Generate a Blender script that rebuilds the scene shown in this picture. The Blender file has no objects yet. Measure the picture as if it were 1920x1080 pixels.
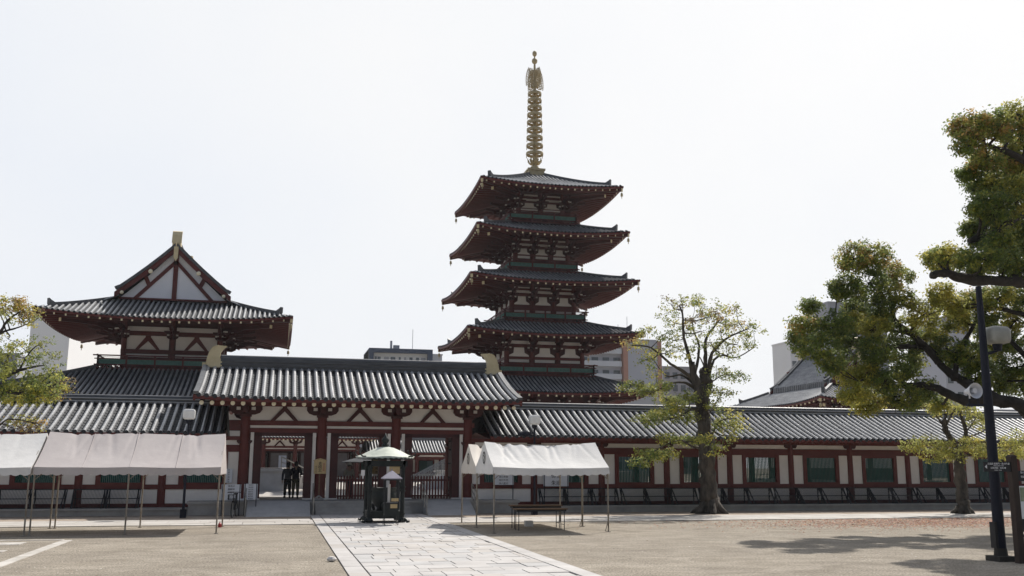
import bpy, math, random
import numpy as np
from mathutils import Vector, Matrix

# ------------------------------------------------------------------ camera, world, sun, exposure
sc = bpy.context.scene
COL = sc.collection
H = 2.2
f_px, pitch, yaw, roll = 1812.87, 0.18064, 0.23463, 0.00383
Fv = Vector((math.sin(yaw)*math.cos(pitch), math.cos(yaw)*math.cos(pitch), math.sin(pitch)))
r0 = Vector((math.cos(yaw), -math.sin(yaw), 0)); u0 = r0.cross(Fv)
Rv = r0*math.cos(roll) + u0*math.sin(roll); Uv = u0*math.cos(roll) - r0*math.sin(roll)
cam = bpy.data.cameras.new('camera'); camo = bpy.data.objects.new('camera', cam); COL.objects.link(camo)
cam.sensor_width = 36; cam.lens = f_px/1920*36; cam.clip_end = 3000
M = Matrix((( Rv.x, Uv.x, -Fv.x, 0), (Rv.y, Uv.y, -Fv.y, 0), (Rv.z, Uv.z, -Fv.z, H), (0, 0, 0, 1)))
camo.matrix_world = M; sc.camera = camo

def at(px, py, Y):
    """world point on the vertical plane at depth Y seen at photo pixel (used only to survey where real things stand)"""
    d = Fv*f_px + Rv*(px-960) - Uv*(py-540)
    t = Y/d.y
    return Vector((d.x*t, Y, H+d.z*t))

SUN = Vector((.62, .62, 1.0)).normalized()
elev = math.asin(SUN.z); rot = math.atan2(SUN.x, SUN.y)
w = bpy.data.worlds.new('World'); sc.world = w; w.use_nodes = True
nt = w.node_tree; nt.nodes.clear()
sky = nt.nodes.new('ShaderNodeTexSky'); sky.sky_type = 'NISHITA'; sky.sun_disc = False
sky.sun_elevation = elev; sky.sun_rotation = rot; sky.dust_density = 5.0; sky.air_density = 1.0; sky.ozone_density = 1.0; sky.altitude = 50
bg1 = nt.nodes.new('ShaderNodeBackground'); bg1.inputs['Strength'].default_value = 0.10
nt.links.new(sky.outputs[0], bg1.inputs['Color'])
# thin high overcast: a pale veil over the blue, slightly uneven
tc = nt.nodes.new('ShaderNodeTexCoord'); nz = nt.nodes.new('ShaderNodeTexNoise'); nz.inputs['Scale'].default_value = 1.6; nz.inputs['Detail'].default_value = 4
nt.links.new(tc.outputs['Generated'], nz.inputs['Vector'])
cr = nt.nodes.new('ShaderNodeValToRGB'); cr.color_ramp.elements[0].position = .3; cr.color_ramp.elements[1].position = .75
cr.color_ramp.elements[0].color = (.745, .79, .865, 1); cr.color_ramp.elements[1].color = (.875, .88, .885, 1)
ma = nt.nodes.new('ShaderNodeMath'); ma.operation = 'MULTIPLY_ADD'; ma.inputs[1].default_value = .30
sx0 = nt.nodes.new('ShaderNodeSeparateXYZ'); nt.links.new(tc.outputs['Generated'], sx0.inputs[0])
nt.links.new(sx0.outputs['X'], ma.inputs[0]); nt.links.new(nz.outputs['Fac'], ma.inputs[2]); nt.links.new(ma.outputs[0], cr.inputs['Fac'])
bg2 = nt.nodes.new('ShaderNodeBackground'); bg2.inputs['Strength'].default_value = 1.0
nt.links.new(cr.outputs[0], bg2.inputs['Color'])
mx = nt.nodes.new('ShaderNodeMixShader')
# the veil is thick on the sun's side of the sky and its unseen part behind the viewer is thinned to blue to cut fill in the shade
sx = nt.nodes.new('ShaderNodeSeparateXYZ'); nt.links.new(tc.outputs['Generated'], sx.inputs[0])
mr = nt.nodes.new('ShaderNodeMapRange'); mr.inputs['From Min'].default_value = -.25; mr.inputs['From Max'].default_value = .45; mr.inputs['To Min'].default_value = .08; mr.inputs['To Max'].default_value = .95
nt.links.new(sx.outputs['Y'], mr.inputs['Value']); nt.links.new(mr.outputs[0], mx.inputs['Fac'])
nt.links.new(bg1.outputs[0], mx.inputs[1]); nt.links.new(bg2.outputs[0], mx.inputs[2])
wo = nt.nodes.new('ShaderNodeOutputWorld'); nt.links.new(mx.outputs[0], wo.inputs['Surface'])
sl = bpy.data.lights.new('sun', 'SUN'); sl.energy = 4.7; sl.angle = math.radians(.6); sl.color = (1, .955, .89)
so = bpy.data.objects.new('sun', sl); COL.objects.link(so)
so.rotation_euler = SUN.to_track_quat('Z', 'Y').to_euler(); so.location = (30, 20, 60)
vs = sc.view_settings; vs.view_transform = 'Standard'; vs.look = 'None'; vs.gamma = 1; vs.use_curve_mapping = False; vs.exposure = 0.14

# ------------------------------------------------------------------ materials
def mat(name, col, rough=.7, var=.12, scale=3.0, bump=0.0, bscale=None, spec=.4, metal=0.0, col2=None, transl=0.0, stretch=None):
    m = bpy.data.materials.new(name); m.use_nodes = True; n = m.node_tree; n.nodes.clear()
    out = n.nodes.new('ShaderNodeOutputMaterial'); p = n.nodes.new('ShaderNodeBsdfPrincipled')
    p.inputs['Roughness'].default_value = rough; p.inputs['Metallic'].default_value = metal
    p.inputs['Specular IOR Level'].default_value = spec
    t = n.nodes.new('ShaderNodeTexCoord'); mp = n.nodes.new('ShaderNodeMapping')
    if stretch: mp.inputs['Scale'].default_value = stretch
    n.links.new(t.outputs['Object'], mp.inputs['Vector'])
    z = n.nodes.new('ShaderNodeTexNoise'); z.inputs['Scale'].default_value = scale; z.inputs['Detail'].default_value = 5; z.inputs['Roughness'].default_value = .65
    n.links.new(mp.outputs[0], z.inputs['Vector'])
    r = n.nodes.new('ShaderNodeValToRGB'); r.color_ramp.elements[0].position = .3; r.color_ramp.elements[1].position = .7
    if col2 is None:
        a = [c*(1-var) for c in col]; b = [min(1, c*(1+var)) for c in col]
    else: a, b = col, col2
    r.color_ramp.elements[0].color = (*a, 1); r.color_ramp.elements[1].color = (*b, 1)
    n.links.new(z.outputs['Fac'], r.inputs['Fac']); n.links.new(r.outputs[0], p.inputs['Base Color'])
    if bump:
        z2 = n.nodes.new('ShaderNodeTexNoise'); z2.inputs['Scale'].default_value = bscale or scale*6; z2.inputs['Detail'].default_value = 4
        n.links.new(mp.outputs[0], z2.inputs['Vector'])
        bp = n.nodes.new('ShaderNodeBump'); bp.inputs['Strength'].default_value = bump; bp.inputs['Distance'].default_value = .03
        n.links.new(z2.outputs['Fac'], bp.inputs['Height']); n.links.new(bp.outputs[0], p.inputs['Normal'])
    sh = p.outputs[0]
    if transl:
        tr = n.nodes.new('ShaderNodeBsdfTranslucent'); n.links.new(r.outputs[0], tr.inputs['Color'])
        ms = n.nodes.new('ShaderNodeMixShader'); ms.inputs['Fac'].default_value = transl
        n.links.new(sh, ms.inputs[1]); n.links.new(tr.outputs[0], ms.inputs[2]); sh = ms.outputs[0]
    n.links.new(sh, out.inputs['Surface'])
    return m
def leafmat(name):
    m = bpy.data.materials.new(name); m.use_nodes = True; n = m.node_tree; n.nodes.clear()
    out = n.nodes.new('ShaderNodeOutputMaterial'); p = n.nodes.new('ShaderNodeBsdfPrincipled'); p.inputs['Roughness'].default_value = .55; p.inputs['Specular IOR Level'].default_value = .22
    a = n.nodes.new('ShaderNodeAttribute'); a.attribute_name = 'leafcol'
    tr = n.nodes.new('ShaderNodeBsdfTranslucent'); ms = n.nodes.new('ShaderNodeMixShader'); ms.inputs['Fac'].default_value = .46
    br = n.nodes.new('ShaderNodeBrightContrast'); br.inputs['Bright'].default_value = .10
    n.links.new(a.outputs['Color'], p.inputs['Base Color']); n.links.new(a.outputs['Color'], br.inputs['Color']); n.links.new(br.outputs[0], tr.inputs['Color'])
    n.links.new(p.outputs[0], ms.inputs[1]); n.links.new(tr.outputs[0], ms.inputs[2]); n.links.new(ms.outputs[0], out.inputs['Surface'])
    return m
TILE = mat('roof_tile', (.15, .152, .158), .38, scale=1.6, col2=(.38, .38, .382), bump=.12, bscale=14, spec=1.0, stretch=(2.2, .5, .5))  # ribs: sunlit sheen lifted into the base colour, paler than the pans
PAN = mat('shaded_pan_tile', (.014, .016, .020), .7, scale=2.5, col2=(.05, .052, .057), bump=.25, bscale=12, spec=.3)  # same tile, darkened: shade in the valleys between ribs painted into the colour
RTILE = mat('ridge_tile', (.025, .027, .032), .5, scale=3, col2=(.10, .102, .108), bump=.3, bscale=10, spec=.7, stretch=(.4, 2, 4))
STONE2 = mat('weathered_granite', (.33, .31, .29), .85, scale=1.0, col2=(.45, .43, .41), bump=.1)
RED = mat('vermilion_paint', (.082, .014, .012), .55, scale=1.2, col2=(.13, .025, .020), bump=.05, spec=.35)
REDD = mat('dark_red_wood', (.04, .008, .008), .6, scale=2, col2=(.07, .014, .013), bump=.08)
PLAST = mat('white_plaster', (.66, .615, .57), .9, scale=.8, col2=(.77, .73, .685), bump=.03, spec=.2)
CREAM = mat('cream_paint', (.82, .74, .54), .6, var=.08)
PLAST_SKYLIT = mat('skylit_plaster', (.78, .78, .80), .9, scale=.8, col2=(.84, .84, .86), spec=.2)  # gable plaster lightened and cooled: open-sky light put into its colour
GOLD = mat('gilt_bronze', (.55, .45, .26), .5, scale=3, col2=(.68, .57, .36), metal=.1, bump=.05)
SPIRE = mat('aged_gilt_bronze', (.38, .30, .16), .55, scale=3, col2=(.52, .43, .26), metal=.1)
GREEN = mat('green_paint', (.008, .065, .052), .55, scale=2, col2=(.016, .10, .078))
GREENL = mat('weathered_green_paint', (.06, .16, .13), .7, scale=6, col2=(.14, .27, .23))
STONE = mat('podium_stone', (.27, .255, .235), .85, scale=1.5, col2=(.40, .38, .355), bump=.15)
STONEL = mat('pale_granite', (.58, .55, .52), .8, scale=1.2, col2=(.72, .69, .66), bump=.1)
CONC = mat('ramp_concrete', (.36, .355, .345), .9, scale=2.5, col2=(.47, .46, .45), bump=.1)
BLACK = mat('black_painted_iron', (.012, .013, .016), .5, var=.3)
POLE = mat('dark_steel', (.014, .016, .026), .65, var=.25, scale=2, spec=.2)
STEEL = mat('galvanised_steel', (.38, .37, .34), .4, metal=.7, scale=4, var=.2)
RUST = mat('worn_tent_pole', (.16, .12, .08), .6, scale=9, col2=(.38, .35, .30), metal=.2, stretch=(1, 1, .4))
CANV = mat('white_canvas', (.70, .685, .66), .85, scale=1.1, col2=(.80, .785, .76), bump=.5, bscale=3.5, spec=.1, transl=.12)
CANVP = mat('aged_canvas', (.50, .455, .44), .85, scale=.8, col2=(.60, .55, .53), bump=.4, bscale=3, spec=.1, transl=.12)
BRONZE = mat('verdigris_bronze', (.010, .013, .013), .6, scale=6, col2=(.024, .030, .029), bump=.2, spec=.3)
COPPER = mat('pale_copper_roof', (.42, .45, .38), .6, scale=5, col2=(.56, .58, .50), bump=.1)
LILAC = mat('grey_enamel', (.30, .28, .33), .4, var=.1)
WOOD = mat('brown_varnished_board', (.10, .055, .025), .5, scale=4, col2=(.17, .095, .05), stretch=(.3, 4, 4))
WOODL = mat('pale_cypress_board', (.42, .30, .14), .6, scale=6, col2=(.52, .39, .21), stretch=(4, 4, .4))
INK = mat('black_ink', (.012, .011, .010), .8, var=.1)
REDINK = mat('red_ink', (.35, .03, .02), .8, var=.1)
WHITE = mat('white_lettering', (.82, .82, .82), .6, var=.04)
PAPER = mat('white_notice_paper', (.62, .63, .66), .7, var=.06)
GLOBE = mat('milky_lamp_glass', (.78, .78, .77), .25, var=.1, scale=6, transl=.25, spec=.5)
BARK = mat('tree_bark', (.012, .010, .009), .95, scale=2.0, col2=(.13, .11, .09), bump=.9, bscale=9, stretch=(1.5, 1.5, .5))
GLOBED = mat('weathered_lamp_glass', (.42, .42, .38), .3, var=.15, scale=5, transl=.3)
BARKD = mat('dark_bark', (.016, .014, .013), .95, scale=3, col2=(.05, .043, .037), bump=.8, bscale=10)
LEAF = leafmat('leaves')
RUBBER = mat('black_rubber', (.012, .012, .012), .8, var=.2)
SKIN = mat('skin', (.42, .27, .19), .6, var=.05)
HAIR = mat('black_hair', (.012, .010, .009), .6, var=.2)
GLASS = mat('dark_window_glass', (.06, .075, .09), .15, var=.4, scale=.6, spec=.8)
def cloth(name, c): return mat(name, c, .9, scale=8, var=.2, bump=.15, spec=.1)

# ------------------------------------------------------------------ mesh helpers
class MB:
    def __init__(s): s.v = []; s.f = []; s.m = []; s.cur = 0
    def face(s, idx): s.f.append(idx); s.m.append(s.cur)
    def add(s, pts): b = len(s.v); s.v.extend([tuple(p) for p in pts]); return b
    def quad(s, a, b, c, d): i = s.add((a, b, c, d)); s.face((i, i+1, i+2, i+3))
    def box(s, x0, x1, y0, y1, z0, z1):
        i = s.add([(x0, y0, z0), (x1, y0, z0), (x1, y1, z0), (x0, y1, z0), (x0, y0, z1), (x1, y0, z1), (x1, y1, z1), (x0, y1, z1)])
        for q in ((0, 3, 2, 1), (4, 5, 6, 7), (0, 1, 5, 4), (1, 2, 6, 5), (2, 3, 7, 6), (3, 0, 4, 7)): s.face(tuple(i+k for k in q))
        return s
    def beam(s, a, b, w, h, up=(0, 0, 1)):
        a = Vector(a); b = Vector(b); d = (b-a).normalized(); up = Vector(up)
        if abs(d.dot(up)) > .99: up = Vector((0, 1, 0))
        x = d.cross(up).normalized(); y = x.cross(d)
        pts = []
        for p in (a, b):
            for sx, sy in ((-1, -1), (1, -1), (1, 1), (-1, 1)): pts.append(p + x*(w/2*sx) + y*(h/2*sy))
        i = s.add(pts)
        for q in ((0, 1, 2, 3), (7, 6, 5, 4), (0, 4, 5, 1), (1, 5, 6, 2), (2, 6, 7, 3), (3, 7, 4, 0)): s.face(tuple(i+k for k in q))
        return s
    def tube(s, pts, rads, n=8, cap=True, squash=None):
        pts = [Vector(p) for p in pts]
        if not isinstance(rads, (list, tuple)): rads = [rads]*len(pts)
        prev = None; rings = []
        for k, p in enumerate(pts):
            d = (pts[min(k+1, len(pts)-1)] - pts[max(k-1, 0)]).normalized()
            if prev is None:
                ref = Vector((0, 0, 1)) if abs(d.z) < .9 else Vector((0, 1, 0))
                x = d.cross(ref).normalized()
            else: x = (prev - d*prev.dot(d)).normalized()
            prev = x; y = d.cross(x)
            rings.append(s.add([p + x*(rads[k]*math.cos(2*math.pi*j/n)) + y*(rads[k]*math.sin(2*math.pi*j/n)) for j in range(n)]))
        for a, b in zip(rings, rings[1:]):
            for j in range(n): s.face((a+j, a+(j+1) % n, b+(j+1) % n, b+j))
        if cap:
            s.face(tuple(rings[0]+j for j in range(n))[::-1]); s.face(tuple(rings[-1]+j for j in range(n)))
        return s
    def cyl(s, x, y, z0, z1, r, r2=None, n=14): return s.tube([(x, y, z0), (x, y, z1)], [r, r if r2 is None else r2], n)
    def lathe(s, prof, c=(0, 0, 0), n=16, sx=1, sy=1, caps=True):
        rings = []
        for r, z in prof:
            rings.append(s.add([(c[0]+r*sx*math.cos(2*math.pi*j/n), c[1]+r*sy*math.sin(2*math.pi*j/n), c[2]+z) for j in range(n)]))
        for a, b in zip(rings, rings[1:]):
            for j in range(n): s.face((a+j, a+(j+1) % n, b+(j+1) % n, b+j))
        if caps:
            s.face(tuple(rings[0]+j for j in range(n))[::-1]); s.face(tuple(rings[-1]+j for j in range(n)))
        return s
    def ball(s, c, r, n=12, sz=1):
        k = 7
        return s.lathe([(max(1e-3, r*math.sin(math.pi*i/k)), -r*sz*math.cos(math.pi*i/k)) for i in range(k+1)], c, n)
    def prism(s, poly, a, b):
        """poly: points; extrude each by vectors a (front) and b (back)"""
        n = len(poly); i = s.add([Vector(p)+Vector(a) for p in poly]); j = s.add([Vector(p)+Vector(b) for p in poly])
        s.face(tuple(i+k for k in range(n))[::-1]); s.face(tuple(j+k for k in range(n)))
        for k in range(n): s.face((i+k, i+(k+1) % n, j+(k+1) % n, j+k))
        return s
    def strip(s, P, Q):
        i = s.add(P); j = s.add(Q)
        for k in range(len(P)-1): s.face((i+k, i+k+1, j+k+1, j+k))
        return s
    def mesh(s, name, *mats):
        me = bpy.data.meshes.new(name); me.from_pydata(s.v, [], s.f)
        for m in mats: me.materials.append(m)
        if len(mats) > 1: me.polygons.foreach_set('material_index', s.m)
        me.update(); return me
def smooth(me, on=True):
    me.polygons.foreach_set('use_smooth', [on]*len(me.polygons)); return me
def thing(name, label, cat, loc=(0, 0, 0), rz=0, group=None):
    o = bpy.data.objects.new(name, None); COL.objects.link(o); o.location = loc; o.rotation_euler = (0, 0, rz)
    o.empty_display_size = .3
    o['label'] = label; o['category'] = cat
    if group: o['group'] = group
    return o
def part(name, me, mats=None, parent=None, loc=(0, 0, 0), rz=0, label=None, kind=None, sm=False):
    if isinstance(me, MB): me = me.mesh(name, *(mats if isinstance(mats, (list, tuple)) else [mats]))
    if sm: smooth(me)
    o = bpy.data.objects.new(name, me); COL.objects.link(o); o.location = loc; o.rotation_euler = (0, 0, rz)
    if parent: o.parent = parent
    if label: o['label'] = label
    if kind: o['kind'] = kind
    return o
def single(name, me, mats, label, cat, loc=(0, 0, 0), rz=0, group=None, sm=False):
    o = part(name, me, mats, None, loc, rz, sm=sm); o['label'] = label; o['category'] = cat
    if group: o['group'] = group
    return o
def structure(name, me, mats=None, loc=(0, 0, 0)):
    o = part(name, me, mats, None, loc); o['kind'] = 'structure'; return o
def copy_tree(o, parent=None, loc=None, rz=None, label=None):
    c = o.copy(); COL.objects.link(c); c.parent = parent
    if loc is not None: c.location = loc
    if rz is not None: c.rotation_euler = (0, 0, rz)
    if label: c['label'] = label
    for ch in [k for k in bpy.data.objects if k.parent == o]: copy_tree(ch, c)
    return c
def text(name, s, size, mt, parent, loc, rot=(math.pi/2, 0, 0), align='CENTER', line=1.0):
    cu = bpy.data.curves.new(name, 'FONT'); cu.body = s; cu.size = size; cu.align_x = align; cu.align_y = 'CENTER'; cu.extrude = .002; cu.space_line = line
    o = bpy.data.objects.new(name+'_curve', cu); COL.objects.link(o)
    dg = bpy.context.evaluated_depsgraph_get()
    me = bpy.data.meshes.new_from_object(o.evaluated_get(dg)); bpy.data.objects.remove(o); me.materials.clear(); me.materials.append(mt); me.name = name
    p = part(name, me, parent=parent, loc=loc); p.rotation_euler = rot
    return p
Z3 = Vector((0, 0, 1))

# ------------------------------------------------------------------ tiled roofs
class Roof:
    """One sloping face. org: middle of the eave; U along the eave, V inwards; half: half eave length; depth: run; hip: ends cut at 45 degrees."""
    def __init__(s, org, U, V, half, depth, zf, hip=True, gable=None, lift=0, L=None, lip=.5):
        s.o = Vector(org); s.U = Vector(U); s.V = Vector(V); s.half = half; s.depth = depth; s.zf = zf; s.hip = hip; s.gable = gable; s.lift = lift; s.L = L or half; s.ris = .12; s.brk = None
    def vmax(s, u):
        if not s.hip: return s.depth
        c = s.half-abs(u)
        if s.gable is not None and abs(u) < s.gable: return s.depth
        if s.gable is not None: return min(c, s.half-s.gable)
        return min(s.depth, c)
    def vlist(s, u, rows, a, b):
        vm = min(s.vmax(u), min(s.vmax(a), s.vmax(b))+.6)
        if s.brk and min(s.vmax(a), s.vmax(b)) > s.brk+.1:
            h = rows//2; return [s.brk*.995*k/h for k in range(h+1)]+[s.brk+.001+(vm-s.brk)*k/(rows-h-1) for k in range(rows-h)]
        return [vm*k/rows for k in range(rows+1)]
    def up(s, u, v):
        c = max(0, s.half-abs(u)); t = max(0, 1-c/s.L)
        return s.lift*t**2.2*max(0, 1-v/max(s.L, .1))**1.5
    def p(s, u, v, dz=0, dv=0): return s.o + s.U*u + s.V*(v+dv) + Z3*(s.zf(v)+s.up(u, v)+dz)
    def nrm(s, u, v):
        a = s.p(u, v+.1)-s.p(u, v); return s.U.cross(a).normalized() if s.U.cross(a).z > 0 else -s.U.cross(a).normalized()
    def tiles(s, tb, sp=.34, r=.085, rows=6, fine=False, seg=5):
        n = int(2*s.half/sp); us = [(i-(n-1)/2)*sp for i in range(n)]
        edges = [-s.half]+us+[s.half]; tb.cur = 1
        for a, b in zip(edges, edges[1:]):
            if b-a < .01: continue
            m = (a+b)/2
            A_, B_, M_ = (s.vlist(a, rows, a, b), s.vlist(b, rows, a, b), s.vlist(m, rows, a, b))
            for k in range(rows):
                lift0 = .02 if fine else 0; sag = -.07
                A0, B0, M0 = (s.p(a, A_[k], lift0), s.p(b, B_[k], lift0), s.p(m, M_[k], lift0+sag))
                A1, B1, M1 = (s.p(a, A_[k+1], -.001), s.p(b, B_[k+1], -.001), s.p(m, M_[k+1], sag))
                i = tb.add((A0, M0, B0, B1, M1, A1)); tb.face((i, i+1, i+4, i+5)); tb.face((i+1, i+2, i+3, i+4))
                if fine and k:
                    A, B, C = s.p(a, A_[k]), s.p(m, M_[k], sag), s.p(b, B_[k])
                    j = tb.add((A, B, C)); tb.face((j, j+1, i+1, i)); tb.face((j+1, j+2, i+2, i+1))
        tb.cur = 0
        for u in us:
            vm = s.vmax(u)
            if vm < .25: continue
            vv = []
            nr = max(2, int(rows*vm/s.depth+.5))
            for k in range(nr):
                t0, t1 = vm*k/nr, vm*(k+1)/nr
                if s.brk and t0 < s.brk < t1: vv += [(s.brk-.02, 1), (s.brk+.001, 1)]
                if fine: vv += [(t0, 1.03), (t0+(t1-t0)*.96, .95)]
                elif not (s.brk and t0 < s.brk < t1 and False): vv.append((t0, 1))
            vv.append((vm, 1 if not fine else .9)); vv.sort()
            prev = None
            ju = random.uniform(-.008, .008)
            for v, q in vv:
                N = s.nrm(u, v); c = s.p(u+ju, v, .015)
                ring = tb.add([c + s.U*(r*q*math.cos(math.pi*j/(seg-1))) + N*(r*q*1.05*math.sin(math.pi*j/(seg-1))) for j in range(seg)])
                if prev is not None:
                    for j in range(seg-1): tb.face((prev+j, prev+j+1, ring+j+1, ring+j))
                prev = ring
            # round end tile at the eave
            c = s.p(u+ju, -.02, .005); N = Z3
            ring = tb.add([c + s.U*(r*1.1*math.cos(2*math.pi*j/8)) + N*(r*1.1*math.sin(2*math.pi*j/8)) for j in range(8)])
            tb.cur = 1; tb.face(tuple(ring+j for j in range(8)))
            tb.cur = 1; ring2 = tb.add([c + s.V*.06 + s.U*(r*1.1*math.cos(2*math.pi*j/8)) + N*(r*1.1*math.sin(2*math.pi*j/8)) for j in range(8)])
            for j in range(8): tb.face((ring+j, ring+(j+1) % 8, ring2+(j+1) % 8, ring2+j))
            tb.cur = 0
    def soffit(s, mb, vin, th=.16, n=14, zin=None):
        """underside boards from the eave to vin, and the eave fascia"""
        us = [-s.half + 2*s.half*i/n for i in range(n+1)]
        def q(u, t):
            vm = min(vin, max(.0, s.half-abs(u))) if s.hip else vin
            return s.p(u, .06+(vm-.06)*t if vm > .06 else .06, -th - (.0 if zin is None else 0))
        outer = [s.p(u, .05, -th) for u in us]; top = [s.p(u, .05, -.03) for u in us]
        mb.strip(top, outer)
        rows = 5; prev = outer
        for k in range(1, rows+1):
            cur = []
            for u in us:
                vm = min(vin, max(.05, s.half-abs(u))) if s.hip else vin
                v = .05+(vm-.05)*k/rows
                cur.append(s.p(u, v, 0) if False else s.o+s.U*u+s.V*v+Z3*(s.zf(0)+s.up(u, v)-th+s.ris*v))
            mb.strip(prev, cur); prev = cur
    def hips(s, roof, vtop, w=.26, h=.30, v0=.95):
        mb = MB(); pts = []; n = 7
        for k in range(n+1):
            v = v0+(vtop-v0)*k/n; pts.append(s.p(s.half-v, v, h*.35))
        for a, b in zip(pts, pts[1:]): mb.beam(a, b+(b-a)*.05, w, h)
        e = (pts[0]-pts[1]).normalized(); q = e.cross(Z3).normalized()*(w*.55)
        mb.prism([pts[0]+Z3*-.12, pts[0]+e*.14+Z3*.05, pts[0]+e*.16+Z3*(h+.18), pts[0]+e*.02+Z3*(h+.05), pts[0]-e*.3+Z3*(h*.5)], q, -q)
        part('hip_ridge', mb, RTILE, roof)
def rafter_mesh(L, w=.11, h=.13, rise=.12, name='rafter'):
    """a rafter running from the origin (eave end, with a painted end grain) along +Y"""
    mb = MB(); mb.beam((0, .02, 0), (0, L, rise*L), w, h)
    mb.cur = 1; mb.box(-w*.5-.004, w*.5+.004, -.006, .02, -h*.5-.004, h*.5+.004)
    return mb.mesh(name, RED, CREAM)
def round_rafter_mesh(L, r=.085, rise=.12):
    mb = MB(); mb.tube([(0, .03, 0), (0, L, rise*L)], r, 10); mb.cur = 1; mb.tube([(0, -.01, 0), (0, .03, 0)], r*.96, 12)
    return mb.mesh('rafter', RED, CREAM)
def dirs(k): return [((1, 0, 0), (0, 1, 0)), ((0, 1, 0), (-1, 0, 0)), ((-1, 0, 0), (0, -1, 0)), ((0, -1, 0), (1, 0, 0))][k]
def rib_ridge(mb, a, b, w=.34, h=.45, layers=5):
    """horizontal ridge of stacked flat tiles with a round top tile"""
    a = Vector(a); b = Vector(b)
    for k in range(layers):
        ww = w if k % 2 == 0 else w*.74
        z = h*(k+.5)/layers
        mb.beam(a+Z3*z, b+Z3*z, ww, h/layers*.98)
    mb.tube([a+Z3*(h+.02), b+Z3*(h+.02)], w*.34, 8)
def shibi(name, parent, loc, s=1.0, flip=1, rz=0, thick=.34, hgt=1.05):
    """ridge-end ornament curling inwards"""
    poly = [(-.36, 0), (-.35, .22), (-.30, .46), (-.22, .72), (-.08, .93), (.17, 1.01), (.55, .99), (.39, .86), (.27, .68), (.24, .50), (.28, .38), (.36, .28), (.36, 0)]
    P = [(x*flip*s, 0, z*hgt*s) for x, z in poly]
    mb = MB(); mb.prism(P, (0, -thick*s/2, 0), (0, thick*s/2, 0))
    P2 = [(x*flip*s*.98, 0, z*hgt*s*.98) for x, z in poly[:6]]+[(x*flip*s*.98+.0, 0, z*hgt*s) for x, z in poly[3:6][::-1]]
    for k in range(5):
        x, z = poly[k]; x2, z2 = poly[k+1]
        mb.beam((x*flip*s*1.02, 0, z*hgt*s), (x2*flip*s*1.02, 0, z2*hgt*s), thick*s*1.15, .05*s)
    return part(name, mb, GOLD, parent, loc, rz)

def bracket_mesh(reach=1.0, w=.16, la=.42, lb=.62):
    """stepped cloud-shaped bracket arm projecting along -Y from a column head at the origin, with white bearing faces"""
    mb = MB()
    for k, (l, z) in enumerate(((.35, 0), (.65, .3), (1.0, .6))):
        L = reach*l
        mb.prism([(0, .1, z), (0, -L*.75, z), (0, -L, z+.12), (0, -L, z+.24), (0, .1, z+.24)], (-w/2, 0, 0), (w/2, 0, 0))
        mb.box(-w*.75, w*.75, -L-.02, -L+.2, z+.245, z+.30)
    for k, (l, z) in enumerate(((la, .02), (lb, .32))):
        yy = -.16-.28*k*reach
        mb.prism([(-l, yy, z+.12), (-l*.6, yy, z), (l*.6, yy, z), (l, yy, z+.12), (l, yy, z+.24), (-l, yy, z+.24)], (0, -w/2, 0), (0, w/2, 0))
    mb.cur = 1
    for k, (l, z) in enumerate(((la, .02), (lb, .32))):
        yy = -.16-.28*k*reach
        for sg in (-1, 1): mb.box(sg*(l-.09)-.075, sg*(l-.09)+.075, yy-w/2-.02, yy+w/2, z+.245, z+.36)
    return mb.mesh('bracket', REDD, PLAST)

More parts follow.
